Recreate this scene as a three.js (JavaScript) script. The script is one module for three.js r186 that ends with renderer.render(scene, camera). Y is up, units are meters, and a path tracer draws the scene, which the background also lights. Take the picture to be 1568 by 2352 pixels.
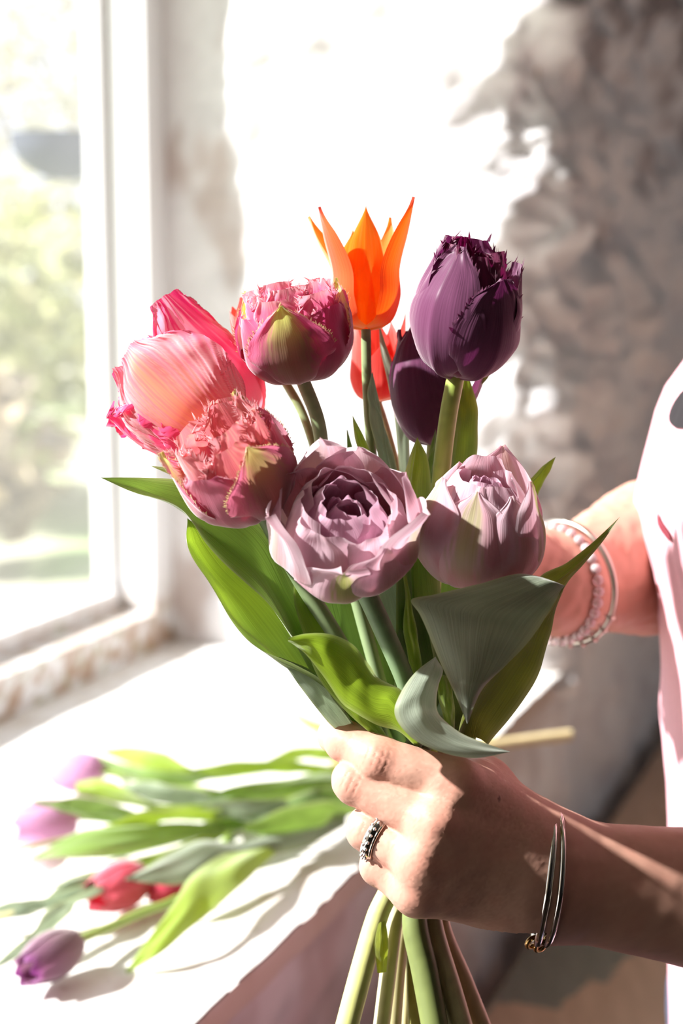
import * as THREE from 'three';
import { RoundedBoxGeometry } from 'three/addons/geometries/RoundedBoxGeometry.js';
import { mergeGeometries } from 'three/addons/utils/BufferGeometryUtils.js';
import { createNoise3D } from 'simplex-noise';

// ---------------------------------------------------------------- camera, sky, sun, exposure
const scene = new THREE.Scene();
const renderer = new THREE.WebGLRenderer();
renderer.toneMapping = THREE.LinearToneMapping;
renderer.toneMappingExposure = 1.0;
renderer.shadowMap.enabled = true;

const FOV = 35, FPX = 1176 / Math.tan(THREE.MathUtils.degToRad(FOV / 2)), PITCH = THREE.MathUtils.degToRad(-8.78), CAMY = 1.35, D0 = 0.80;
const camera = new THREE.PerspectiveCamera(FOV, 1568 / 2352, 0.05, 200);
camera.position.set(0, CAMY, 0);
camera.rotation.set(PITCH, 0, 0);
camera.focus = D0 - 0.005;
camera.userData.fStop = 5.2;
camera.updateMatrixWorld(true);

// the window wall is turned 21.5 degrees from the line of sight: a runs into the room, b along the window away from the camera
const TH = THREE.MathUtils.degToRad(-21.5);
const NA = new THREE.Vector3(Math.cos(TH), 0, -Math.sin(TH)), DB = new THREE.Vector3(-Math.sin(TH) * 1, 0, -Math.cos(TH));
const SILL = 0.85, CORNER = new THREE.Vector3(-0.2235, 0, -2.119);
const SUN_EL = THREE.MathUtils.degToRad(38);
const sunFlat = NA.clone().addScaledVector(DB, 0.55).normalize();
const sunTravel = sunFlat.clone().multiplyScalar(Math.cos(SUN_EL)).add(new THREE.Vector3(0, -Math.sin(SUN_EL), 0));
const sun = new THREE.DirectionalLight(0xfffcfa, 15);
sun.position.copy(sunTravel).multiplyScalar(-8).add(new THREE.Vector3(0, 1.2, -1));
sun.target.position.set(0, 1.2, -1);
sun.castShadow = true; sun.shadow.radius = 3.2; sun.shadow.mapSize.set(4096, 4096);
Object.assign(sun.shadow.camera, { left: -4, right: 4, top: 4, bottom: -4, near: 0.5, far: 30 });
scene.add(sun, sun.target);
scene.background = new THREE.Color(0.90, 0.95, 1.06);                        // bright hazy sky
scene.backgroundIntensity = 1.25;

// ---------------------------------------------------------------- helpers
function rng(seed) { let s = seed >>> 0; return () => { s = (s + 0x6d2b79f5) | 0; let t = Math.imul(s ^ (s >>> 15), 1 | s); t = (t + Math.imul(t ^ (t >>> 7), 61 | t)) ^ t; return ((t ^ (t >>> 14)) >>> 0) / 4294967296; }; }
const noise3 = createNoise3D(rng(7));
const fbm = (x, y, z, n = 4) => { let s = 0, a = 0.5; for (let i = 0; i < n; i++) { s += a * noise3(x, y, z); x *= 2.03; y *= 2.03; z *= 2.03; a *= 0.5; } return s; };
const clamp = (x, a = 0, b = 1) => Math.min(b, Math.max(a, x));
const sstep = (a, b, x) => { const t = clamp((x - a) / (b - a)); return t * t * (3 - 2 * t); };
const lerp = (a, b, t) => a + (b - a) * t;
const C = (hex) => { const c = new THREE.Color(hex); return [c.r, c.g, c.b]; };
const mix3 = (a, b, t) => [lerp(a[0], b[0], t), lerp(a[1], b[1], t), lerp(a[2], b[2], t)];
const V = (x, y, z) => new THREE.Vector3(x, y, z);
const camQ = camera.quaternion.clone();
const at = (px, py, depth) => V((px - 784) / FPX * depth, (1176 - py) / FPX * depth, -depth).applyQuaternion(camQ).add(camera.position);
const P = (px, py, dz = 0) => at(px, py, D0 - dz / 1000);                     // dz: millimetres towards the camera
const onSill = (px, py, h = 0) => { const d = at(px, py, 1).sub(camera.position); return d.multiplyScalar((SILL + h / 1000 - CAMY) / d.y).add(camera.position); };
const dirCam = (x, y, z) => V(x, y, z).normalize().applyQuaternion(camQ);
const W = (a, y, b) => CORNER.clone().addScaledVector(NA, a).addScaledVector(DB, b).setY(y);
const shadowed = (m) => { m.castShadow = true; m.receiveShadow = true; return m; };
const names = new Map();
function numbered(n) { const k = names.get(n) ?? 0; names.set(n, k + 1); return k ? n + '_' + String(k).padStart(3, '0') : n; }
function thing(name, label, category, pos, group) {
  const g = new THREE.Group(); g.name = numbered(name); g.position.copy(pos); g.userData = { label, category }; if (group) g.userData.group = group;
  scene.add(g); return g;
}
function part(name, geo, mat, parent, label) {                                  // geometry in world axes; moved into the parent's frame
  parent.updateWorldMatrix(true, false);
  geo.applyMatrix4(parent.matrixWorld.clone().invert());
  const m = shadowed(new THREE.Mesh(geo, mat)); m.name = name; if (label) m.userData.label = label; parent.add(m); return m;
}
function solo(name, label, category, geo, mat, group) {
  const m = shadowed(new THREE.Mesh(geo, mat)); m.name = numbered(name); m.userData = { label, category }; if (group) m.userData.group = group; scene.add(m); return m;
}
function structure(name, label, category) { const g = new THREE.Group(); g.name = name; g.userData = { label, category, kind: 'structure' }; scene.add(g); return g; }
function boxAB(a0, a1, y0, y1, b0, b1, r = 0) {                                 // box in the window wall's axes
  const g = r ? new RoundedBoxGeometry(a1 - a0, y1 - y0, b1 - b0, 2, r) : new THREE.BoxGeometry(a1 - a0, y1 - y0, b1 - b0);
  g.rotateY(TH); const c = W((a0 + a1) / 2, (y0 + y1) / 2, (b0 + b1) / 2); g.translate(c.x, c.y, c.z); return g;
}
function gridGeo(nu, nv, fn, colFn) {                                           // fn(u, v) -> Vector3, u and v in 0..1
  const pos = [], uv = [], col = [], idx = [];
  for (let j = 0; j <= nv; j++) for (let i = 0; i <= nu; i++) {
    const u = i / nu, v = j / nv, p = fn(u, v); pos.push(p.x, p.y, p.z); uv.push(u, v);
    if (colFn) col.push(...colFn(u, v, p));
  }
  for (let j = 0; j < nv; j++) for (let i = 0; i < nu; i++) { const a = j * (nu + 1) + i, b = a + 1, c = a + nu + 1, d = c + 1; idx.push(a, b, d, a, d, c); }
  const g = new THREE.BufferGeometry();
  g.setAttribute('position', new THREE.Float32BufferAttribute(pos, 3)); g.setAttribute('uv', new THREE.Float32BufferAttribute(uv, 2));
  if (colFn) g.setAttribute('color', new THREE.Float32BufferAttribute(col, 3));
  g.setIndex(idx); g.computeVertexNormals(); return g;
}
const curve = (pts) => new THREE.CatmullRomCurve3(pts, false, 'centripetal');
function sample1(arr, t) {                                                      // smooth interpolation of a list of numbers
  const n = arr.length - 1, x = clamp(t) * n, i = Math.min(n - 1, Math.floor(x)), f = x - i;
  const p0 = arr[Math.max(0, i - 1)], p1 = arr[i], p2 = arr[i + 1], p3 = arr[Math.min(n, i + 2)];
  return 0.5 * (2 * p1 + (p2 - p0) * f + (2 * p0 - 5 * p1 + 4 * p2 - p3) * f * f + (3 * p1 - p0 - 3 * p2 + p3) * f * f * f);
}
function tube(pts, radius, colFn, nr = 12, nt = 60) {                           // radius: number or function of t
  const c = curve(pts), fr = c.computeFrenetFrames(nt, false), R = typeof radius === 'function' ? radius : () => radius;
  return gridGeo(nr, nt, (u, v) => {
    const p = c.getPoint(v), k = Math.round(v * nt), a = u * Math.PI * 2;
    return p.addScaledVector(fr.normals[k], Math.cos(a) * R(v)).addScaledVector(fr.binormals[k], Math.sin(a) * R(v));
  }, colFn);
}
function noiseTexture(size, fn, srgb = false) {
  const d = new Uint8Array(size * size * 4);
  for (let y = 0; y < size; y++) for (let x = 0; x < size; x++) { const c = fn(x / size, y / size), i = (y * size + x) * 4; for (let k = 0; k < 3; k++) d[i + k] = clamp(Array.isArray(c) ? c[k] : c) * 255; d[i + 3] = 255; }
  const t = new THREE.DataTexture(d, size, size); t.wrapS = t.wrapT = THREE.RepeatWrapping; t.magFilter = THREE.LinearFilter; if (srgb) t.colorSpace = THREE.SRGBColorSpace; t.needsUpdate = true; return t;
}

// ---------------------------------------------------------------- materials
const std = (o) => new THREE.MeshStandardMaterial(o), phys = (o) => new THREE.MeshPhysicalMaterial(o);
const M = {};
M.plaster = std({ vertexColors: true, roughness: 0.95 });
M.sill = std({ vertexColors: true, roughness: 0.7 });
M.roomWall = std({ color: 0xc4c0c0, roughness: 0.95 });
M.ceiling = std({ color: 0xb4b0ae, roughness: 0.95 });
M.floor = std({ vertexColors: true, roughness: 0.8 });
M.paint = std({ vertexColors: true, roughness: 0.45 });
M.glass = phys({ color: 0xffffff, transmission: 1, thickness: 0, roughness: 0.26, ior: 1.3, specularIntensity: 0.5 });
const veinTex = noiseTexture(256, (x, y) => { const s = 0.5 + 0.5 * noise3(x * 46, y * 1.2, 3), t = 0.5 + 0.5 * noise3(x * 110, y * 2.5, 9); return 0.72 + 0.16 * s + 0.12 * t; });
const veinBump = noiseTexture(256, (x, y) => 0.5 + 0.3 * noise3(x * 46, y * 1.2, 3) + 0.2 * noise3(x * 110, y * 3, 9));
M.leaf = phys({ vertexColors: true, map: veinTex, bumpMap: veinBump, bumpScale: 0.0002, transmission: 0.48, thickness: 0, roughness: 1, clearcoat: 0.25, clearcoatRoughness: 0.42, sheen: 0.35, sheenColor: new THREE.Color(0.85, 0.95, 0.9), sheenRoughness: 0.5 });
const petalBump = noiseTexture(256, (x, y) => 0.5 + 0.35 * noise3(x * 34, y * 1.5, 13) + 0.15 * noise3(x * 90, y * 3, 19));
M.petal = phys({ vertexColors: true, bumpMap: petalBump, bumpScale: 0.00012, transmission: 0.5, thickness: 0, roughness: 1, clearcoat: 0.12, clearcoatRoughness: 0.4, sheen: 0.15, sheenColor: new THREE.Color(1, 0.95, 1), sheenRoughness: 0.5 });
M.petalDark = phys({ vertexColors: true, bumpMap: petalBump, bumpScale: 0.00012, transmission: 0.4, thickness: 0, roughness: 1, clearcoat: 0.2, clearcoatRoughness: 0.35, sheen: 0.12, sheenColor: new THREE.Color(0.9, 0.5, 0.8), sheenRoughness: 0.4 });
M.stem = phys({ vertexColors: true, roughness: 0.55, clearcoat: 0.1, clearcoatRoughness: 0.5 });
M.skin = phys({ vertexColors: true, roughness: 0.52, specularIntensity: 0.7, sheen: 0.1, sheenColor: new THREE.Color(1, 0.8, 0.7) });
M.silver = std({ color: 0xd8d4cc, metalness: 1, roughness: 0.14 });
M.silverWorn = std({ color: 0xb9b2a6, metalness: 1, roughness: 0.3 });
M.gold = std({ color: 0xe6b877, metalness: 1, roughness: 0.25 });
M.crystal = phys({ color: 0xf4e4e6, transmission: 0.55, thickness: 0.006, roughness: 0.12, ior: 1.54 });
M.diamond = phys({ color: 0xffffff, metalness: 0.85, roughness: 0.08 });
M.shirt = phys({ vertexColors: true, roughness: 0.95, sheen: 0.2, sheenColor: new THREE.Color(1, 0.9, 0.95), side: THREE.DoubleSide });
M.darkCloth = std({ color: 0x120a10, roughness: 0.9 });
M.blueCloth = std({ color: 0x9aa6cf, roughness: 0.9 });

// ---------------------------------------------------------------- the room
const WIN0 = -2.15, WIN1 = 0, WTOP = 2.25, CEIL = 2.6, DEEP = 0.512;
{
  // window wall: plaster over rubble stone, the deep reveal, its worn rounded corner and the inner face
  const wall = structure('wall_left', 'thick rough whitewashed stone wall with deep window reveal', 'wall');
  const white = [0.80, 0.795, 0.80], warm = [0.66, 0.62, 0.635], brown = [0.24, 0.20, 0.195];
  const tint = (p) => {                                                     // limewash, thin patches where the stone shows, damp brown blotches high on the inner face
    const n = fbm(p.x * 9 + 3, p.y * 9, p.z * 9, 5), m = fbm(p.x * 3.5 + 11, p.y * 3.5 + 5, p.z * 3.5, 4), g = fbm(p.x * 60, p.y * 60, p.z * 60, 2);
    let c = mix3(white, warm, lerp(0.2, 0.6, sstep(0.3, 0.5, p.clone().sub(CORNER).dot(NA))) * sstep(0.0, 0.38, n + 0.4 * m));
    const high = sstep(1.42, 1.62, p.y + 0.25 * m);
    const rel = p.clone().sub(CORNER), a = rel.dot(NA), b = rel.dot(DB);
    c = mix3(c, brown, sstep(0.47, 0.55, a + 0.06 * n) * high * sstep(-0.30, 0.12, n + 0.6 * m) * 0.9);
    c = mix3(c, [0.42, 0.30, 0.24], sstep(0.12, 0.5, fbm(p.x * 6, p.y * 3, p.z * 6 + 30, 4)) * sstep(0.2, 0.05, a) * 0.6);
    return c.map((x) => x * (1 + 0.07 * g));
  };
  const lump = (p) => {
    const rel = p.clone().sub(CORNER), out = sstep(0.37, 0.5, rel.dot(NA)), big = fbm(p.x * 3.6, p.y * 3.6, p.z * 3.6 + 5, 2) * lerp(0.022, 0.06, out), mid = fbm(p.x * 9 + 7, p.y * 14, p.z * 9, 3) * lerp(0.006, 0.022, out);
    const rg = 1 - Math.abs(noise3(p.x * 6, p.y * 11, p.z * 6 + 2)); return big + mid + (rg * rg - 0.5) * 0.010 * out + fbm(p.x * 70, p.y * 70, p.z * 70, 2) * 0.0012;
  };
  const R = 0.09, L1 = DEEP - R, L2 = L1 + R * Math.PI / 2, LT = L2 + 1.75;
  const plan = (s) => {                                                     // arc length -> [a, b, normal a, normal b]
    if (s < L1) return [s, 0, 0, -1];
    if (s < L2) { const t = (s - L1) / R; return [L1 + Math.sin(t) * R, R - Math.cos(t) * R, Math.sin(t), -Math.cos(t)]; }
    return [DEEP, R + s - L2, 1, 0];
  };
  const face = (s0, s1, y0, y1, ns, ny, fade) => gridGeo(ns, ny, (u, v) => {
    const [a, b, na, nb] = plan(lerp(s0, s1, u)), p = W(a, lerp(y0, y1, v), b), k = lump(p) * fade(lerp(s0, s1, u), p.y);
    return p.addScaledVector(NA, na * k).addScaledVector(DB, nb * k);
  }, (u, v, p) => tint(p));
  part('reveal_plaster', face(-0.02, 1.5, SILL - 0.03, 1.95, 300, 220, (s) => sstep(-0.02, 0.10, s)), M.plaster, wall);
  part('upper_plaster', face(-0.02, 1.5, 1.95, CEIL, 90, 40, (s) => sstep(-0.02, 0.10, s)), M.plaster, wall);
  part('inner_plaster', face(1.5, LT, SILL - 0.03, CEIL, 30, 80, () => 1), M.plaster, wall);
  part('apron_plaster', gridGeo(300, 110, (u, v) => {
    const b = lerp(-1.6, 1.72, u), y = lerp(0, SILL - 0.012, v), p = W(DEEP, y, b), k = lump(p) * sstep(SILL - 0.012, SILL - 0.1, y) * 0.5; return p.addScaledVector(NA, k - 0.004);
  }, (u, v, p) => { const c = tint(p); const st = fbm(p.x * 7, p.y * 5, p.z * 7 + 9, 4); return mix3(c, [0.40, 0.285, 0.25], (0.45 + 0.35 * sstep(-0.3, 0.3, st)) * sstep(0.12, -0.3, p.clone().sub(CORNER).dot(DB) + 0.5 * st)); }), M.plaster, wall);  // brown tint paints the shade below the sill, fading out along the wall
  const core = mergeGeometries([
    boxAB(-0.088, DEEP - 0.03, 0, SILL - 0.03, -3.6, 1.8), boxAB(-0.088, DEEP, WTOP, CEIL + 0.1, -3.6, 0.05), boxAB(-0.088, DEEP - 0.04, SILL - 0.03, CEIL + 0.1, 0.05, 1.8), boxAB(-0.088, DEEP, SILL - 0.03, WTOP, -3.6, WIN0 - 0.0), boxAB(-0.088, -0.05, SILL - 0.03, CEIL, 0.0, 0.06)]);
  part('masonry_core', core, std({ color: 0xcfc6ba, roughness: 0.95 }), wall);

  // sill: worn white plaster slab
  const sl = structure('window_sill', 'broad worn white window sill with brown stains at its front edge', 'window sill');
  part('sill_slab', gridGeo(160, 420, (u, v) => {
    const b = lerp(0.03, WIN0 + 0.02, v), t = u * 1.04, e = 0.018;
    let a = -0.03 + t * (DEEP + 0.045), y = SILL; if (u > 0.96) { const k = (u - 0.96) / 0.04; a = DEEP + 0.006 - 0.008 + e * 0.45 * Math.sin(k * Math.PI / 2); y = SILL - e * (1 - Math.cos(k * Math.PI / 2)) * 1.6; }
    const p = W(a, y, b); p.y += 0.0022 * fbm(p.x * 9, 0, p.z * 9, 3); p.addScaledVector(NA, 0.0018 * sstep(0.9, 0.97, u) * fbm(0, 2, b * 9, 3)); return p;
  }, (u, v, p) => {
    const n = fbm(p.x * 14, 4, p.z * 14, 5), f = fbm(p.x * 60, 1, p.z * 60, 3);
    let c = mix3([0.80, 0.785, 0.76], [0.60, 0.53, 0.45], 0.55 * sstep(0.05, 0.5, n)); c = mix3(c, [0.42, 0.33, 0.25], sstep(0.32, 0.5, f) * 0.35);
    return mix3(c, [0.45, 0.33, 0.26], sstep(0.955, 0.985, u + 0.012 * n) * 0.8);
  }), M.sill, sl);

  // the rest of the room
  const rest = (name, label, geo, mat, cat) => { const g = structure(name, label, cat ?? 'wall'); part('surface', geo, mat, g); return g; };
  rest('wall_far', 'plain pale plaster wall beyond the window bay', boxAB(-0.14, 4.2, 0, CEIL + 0.1, 1.75, 1.95), M.roomWall);
  const RB0 = 0.1, RB1 = 1.68, RY0 = 0.6, RY1 = 2.4;
  rest('wall_right', 'plain pale plaster wall opposite the first window', mergeGeometries([boxAB(4.0, 4.2, 0, RY0, -3.6, 1.75), boxAB(4.0, 4.2, RY1, CEIL + 0.1, -3.6, 1.75), boxAB(4.0, 4.2, RY0, RY1, -3.6, RB0), boxAB(4.0, 4.2, RY0, RY1, RB1, 1.75)]), M.roomWall);
  const w2 = structure('window_2', 'plain white window added in the unseen opposite wall for fill light', 'window'), wp = std({ color: 0xe8e8e6, roughness: 0.5 });  // unseen window, added to bring fill light onto the inner wall
  for (const [x0, x1, z0, z1] of [[RY0, RY0 + 0.06, RB0, RB1], [RY1 - 0.06, RY1, RB0, RB1], [RY0 + 0.06, RY1 - 0.06, RB0, RB0 + 0.06], [RY0 + 0.06, RY1 - 0.06, RB1 - 0.06, RB1], [RY0 + 0.06, RY1 - 0.06, 0.86, 0.92]]) part('frame', boxAB(4.06, 4.12, x0, x1, z0, z1), wp, w2);
  part('pane', gridGeo(1, 1, (u, v) => W(4.09, lerp(RY0 + 0.05, RY1 - 0.05, v), lerp(RB0 + 0.05, RB1 - 0.05, u))), M.glass, w2);
  rest('wall_back', 'dark brown panelled wall behind the standing place', boxAB(-0.14, 4.2, 0, CEIL + 0.1, -3.8, -3.6), std({ color: 0x3f3834, roughness: 0.8 }));
  rest('ceiling', 'pale plaster ceiling', boxAB(-0.14, 4.2, CEIL, CEIL + 0.2, -3.8, 1.95), M.ceiling, 'ceiling');
  const fl = structure('floor', 'brown wooden board floor', 'floor');
  part('slab', boxAB(-0.14, 4.2, -0.2, -0.014, -3.8, 1.95), std({ color: 0x4d3a2e, roughness: 0.9 }), fl);
  const plankM = [0x685850, 0x5e4f48, 0x6e5e55].map((c) => std({ color: c, roughness: 0.75 }));
  for (let k = 0, a = DEEP; a < 3.95; k++, a += 0.16) part('plank', boxAB(a + 0.002, Math.min(4.0, a + 0.158), -0.02, 0, -3.6, 1.75), plankM[k % 3], fl);
}

// ---------------------------------------------------------------- window
{
  const w = structure('window_1', 'white painted wooden window frame with peeling lower rail', 'window');
  const rail = (p, amt) => {                                                // paint flaked off the low rail: grey wood, brown rot, a little moss
    const n = fbm(p.x * 22, p.y * 30, p.z * 22, 5), low = sstep(SILL + 0.10, SILL + 0.03, p.y + 0.03 * n);
    let c = [0.78, 0.785, 0.79]; c = mix3(c, [0.42, 0.29, 0.20], low * sstep(-0.16, 0.1, n) * amt); return mix3(c, [0.32, 0.30, 0.12], low * sstep(0.2, 0.4, fbm(p.x * 30 + 9, p.y * 30, p.z * 30, 3)) * amt * 0.8);
  };
  const painted = (g, amt = 0) => { const q = g.index ? g.toNonIndexed() : g, pa = q.attributes.position, c = []; for (let i = 0; i < pa.count; i++) c.push(...rail(V(pa.getX(i), pa.getY(i), pa.getZ(i)), amt)); q.setAttribute('color', new THREE.Float32BufferAttribute(c, 3)); return q; };
  const FW = 0.055, y0 = SILL - 0.02, y1 = WTOP;
  const fineBox = (a0, a1, ya, yb, b0, b1, na, ny, nb) => { const g = new THREE.BoxGeometry(a1 - a0, yb - ya, b1 - b0, na, ny, nb); g.rotateY(TH); const c = W((a0 + a1) / 2, (ya + yb) / 2, (b0 + b1) / 2); g.translate(c.x, c.y, c.z); return g; };
  part('jamb', painted(fineBox(-0.06, 0.0, y0, y1, -FW, 0.02, 6, 160, 10), 1), M.paint, w);
  part('jamb', painted(boxAB(-0.05, 0.0, y0, y1, WIN0 - 0.02, WIN0 + FW, 0.004)), M.paint, w);
  part('head_rail', painted(boxAB(-0.05, 0.0, y1 - FW, y1 + 0.02, WIN0, -FW, 0.004)), M.paint, w);
  part('bottom_rail', painted(fineBox(-0.05, 0.004, y0, SILL + 0.05, WIN0, -FW + 0.002, 6, 12, 300), 1), M.paint, w);
  part('sash_stile', painted(fineBox(-0.082, -0.058, SILL + 0.03, y1 - 0.03, -FW - 0.010, -FW + 0.03, 6, 140, 6), 0.7), M.paint, w);
  part('sash_stile', painted(boxAB(-0.085, -0.048, SILL + 0.03, y1 - 0.03, WIN0 + FW - 0.03, WIN0 + FW + 0.018, 0.004)), M.paint, w);
  part('sash_rail', painted(fineBox(-0.085, -0.048, SILL + 0.02, SILL + 0.075, WIN0 + FW, -FW, 4, 8, 240), 0.8), M.paint, w);
  part('sash_rail', painted(boxAB(-0.085, -0.048, y1 - FW - 0.03, y1 - 0.02, WIN0 + FW, -FW, 0.004)), M.paint, w);
  part('pane', gridGeo(1, 1, (u, v) => W(-0.068, lerp(SILL + 0.06, y1 - FW - 0.02, v), lerp(WIN0 + FW, -FW - 0.01, u))), M.glass, w, 'faintly dusty glass');
}

// ---------------------------------------------------------------- garden beyond the glass
{
  const ground = structure('ground', 'pale dry garden lawn and gravel outside the window', 'ground');
  part('lawn', gridGeo(60, 60, (u, v) => { const p = V(lerp(-16, 1, u), 0, lerp(-22, 8, v)); const a = p.clone().sub(CORNER).dot(NA); p.y = 0.25 + 0.15 * fbm(p.x * 0.4, 0, p.z * 0.4, 3); if (a > -0.2) p.addScaledVector(NA, -0.2 - a); return p; },
    (u, v, p) => { const n = fbm(p.x * 1.3, 0, p.z * 1.3, 4); return mix3([0.42, 0.40, 0.30], [0.24, 0.34, 0.12], sstep(-0.2, 0.3, n)); }), M.floor, ground);
  const r = rng(31);
  const leafMats = [phys({ vertexColors: true, roughness: 1, transmission: 0.4, thickness: 0 })];
  function shrub(name, label, x, z, rad, h, hue, n) {
    const t = thing(name, label, 'shrub', V(x, 0.28, z)), pos = [], col = [], idx = [];
    for (let i = 0; i < n; i++) {
      let d; do { d = V(r() * 2 - 1, r() * 2 - 1, r() * 2 - 1); } while (d.lengthSq() > 1);
      const c = V(x + d.x * rad, 0.28 + h * 0.52 + d.y * h * 0.5, z + d.z * rad), s = 0.05 + 0.06 * r(), ax = V(r() - 0.5, r() - 0.5, r() - 0.5).normalize(), bx = ax.clone().cross(V(r() - 0.5, r(), r() - 0.5)).normalize();
      const k = pos.length / 3, tone = 0.6 + 0.8 * r(), warm = r();
      for (const [p, q] of [[0, -1], [0.5, 0], [0, 1], [-0.5, 0]]) { const v = c.clone().addScaledVector(ax, p * s).addScaledVector(bx, q * s); pos.push(v.x, v.y, v.z); col.push(...mix3(hue, [0.55, 0.45, 0.26], warm * 0.5).map((e) => e * tone)); }
      idx.push(k, k + 1, k + 2, k, k + 2, k + 3);
    }
    const g = new THREE.BufferGeometry(); g.setAttribute('position', new THREE.Float32BufferAttribute(pos, 3)); g.setAttribute('color', new THREE.Float32BufferAttribute(col, 3)); g.setIndex(idx); g.computeVertexNormals();
    part('foliage', g, leafMats[0], t);
    for (let k = 0; k < 4; k++) part('branch', tube([V(x + (r() - 0.5) * 0.15, 0.2, z + (r() - 0.5) * 0.15), V(x + (r() - 0.5) * rad, 0.28 + h * 0.5, z + (r() - 0.5) * rad), V(x + (r() - 0.5) * rad * 1.5, 0.28 + h * 0.95, z + (r() - 0.5) * rad * 1.5)], (v) => 0.035 * (1 - 0.8 * v), null, 6, 14), std({ color: 0x7a6a58, roughness: 0.9 }), t);
  }
  shrub('garden_shrub', 'pale yellow-green bush outside the window, seen low behind the glass', -1.75, -7.2, 0.85, 1.5, [0.46, 0.50, 0.24], 1500);
  shrub('garden_shrub', 'grey-green bush outside the window beside the frame', -0.35, -9.2, 0.9, 1.7, [0.38, 0.42, 0.28], 1400);
  shrub('garden_shrub', 'small bare brownish bush low outside the window', -1.45, -5.6, 0.5, 0.75, [0.42, 0.36, 0.28], 500);
  shrub('garden_tree', 'tall loose grey-green tree far outside the window', -2.7, -12.5, 2.1, 4.6, [0.46, 0.46, 0.38], 3200);
  shrub('garden_tree', 'tall thin brownish tree far outside the window', 0.6, -17, 1.9, 5.2, [0.50, 0.46, 0.40], 2400);
  // dark bowl hanging from the eaves
  const hb = onSill(150, 1600, 0), bowlAt = at(150, 312, 2.75);
  const bowl = thing('hanging_planter', 'dark slate-grey half-round bowl hanging outside the window', 'hanging planter', bowlAt);
  const S = 2.75 / FPX, prof = []; for (let k = 0; k <= 16; k++) { const t = k / 16 * Math.PI / 2; prof.push(new THREE.Vector2(Math.sin(t) * 128 * S, -Math.cos(t) * 102 * S)); }
  prof.push(new THREE.Vector2(133 * S, 3 * S), new THREE.Vector2(127 * S, 5 * S), new THREE.Vector2(122 * S, 0)); for (let k = 15; k >= 0; k--) { const t = k / 16 * Math.PI / 2; prof.push(new THREE.Vector2(Math.sin(t) * 120 * S, -Math.cos(t) * 94 * S)); }
  part('bowl', new THREE.LatheGeometry(prof, 40).translate(bowlAt.x, bowlAt.y, bowlAt.z), std({ color: 0x3a4152, roughness: 0.6 }), bowl);
  part('soil', new THREE.SphereGeometry(117 * S, 24, 8, 0, 7, 0, Math.PI / 2).scale(1, 0.13, 1).translate(bowlAt.x, bowlAt.y - 12 * S, bowlAt.z), std({ color: 0x4a4038, roughness: 1 }), bowl);
  for (let k = 0; k < 3; k++) { const a = k * 2.094 + 0.6; part('wire', tube([bowlAt.clone().add(V(Math.cos(a) * 126 * S, 0, Math.sin(a) * 126 * S)), bowlAt.clone().add(V(Math.cos(a) * 50 * S, 0.25, Math.sin(a) * 50 * S)), bowlAt.clone().add(V(0, 0.52, 0))], 0.001, null, 6, 12), M.silverWorn, bowl); }
  part('bracket', tube([bowlAt.clone().add(V(0, 0.52, 0)), bowlAt.clone().add(V(0.05, 0.56, -0.0)), W(-0.12, bowlAt.y + 0.56, bowlAt.clone().sub(CORNER).dot(DB))], 0.005, null, 8, 12), M.silverWorn, bowl);
}

// ---------------------------------------------------------------- low table under the sill front
{
  const TY = SILL - 0.265, a0 = DEEP + 0.03, a1 = DEEP + 1.1, b0 = -0.5, b1 = 1.1;
  const t = thing('low_table', 'low tan wooden table with a worn grey-green painted patch against the wall', 'table', W((a0 + a1) / 2, 0, (b0 + b1) / 2));
  const pts = [[1060, 2400], [1150, 2300], [1285, 2318], [1355, 2248], [1385, 2258], [1470, 2165], [1470, 2060], [1180, 2060]].map(([x, y]) => { const d = at(x, y, 1).sub(camera.position); return d.multiplyScalar((TY - CAMY) / d.y).add(camera.position); });
  const inside = (x, z) => { let c = false; for (let i = 0, j = pts.length - 1; i < pts.length; j = i++) { const A = pts[i], B = pts[j]; if ((A.z > z) !== (B.z > z) && x < (B.x - A.x) * (z - A.z) / (B.z - A.z) + A.x) c = !c; } return c; };
  const N = 5, bw = (a1 - a0) / N;
  for (let k = 0; k < N; k++) part('board', gridGeo(60, 240, (u, v) => { const x = lerp(a0 + k * bw + 0.0015, a0 + (k + 1) * bw - 0.0015, u); return W(x, TY, lerp(b0, b1, v)); },
    (u, v, p) => { const jx = 0.01 * fbm(p.x * 30, 0, p.z * 30, 3), jz = 0.01 * fbm(p.x * 30 + 9, 0, p.z * 30, 3), g = fbm(p.x * 50, 0, p.z * 6, 3); const c = mix3([0.78, 0.55, 0.41], [0.70, 0.49, 0.36], sstep(-0.3, 0.3, g)); return inside(p.x + jx, p.z + jz) ? mix3([0.29, 0.29, 0.25], [0.32, 0.315, 0.275], sstep(-0.3, 0.3, g)) : c; }), M.floor, t);
  const wood = std({ color: 0xa0764f, roughness: 0.7 });
  part('under_board', boxAB(a0, a1, TY - 0.03, TY - 0.001, b0, b1), wood, t);
  for (const a of [a0 + 0.04, a1 - 0.04]) for (const b of [b0 + 0.05, b1 - 0.05]) part('leg', boxAB(a - 0.03, a + 0.03, 0, TY - 0.03, b - 0.03, b + 0.03, 0.004), wood, t);
}

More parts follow.
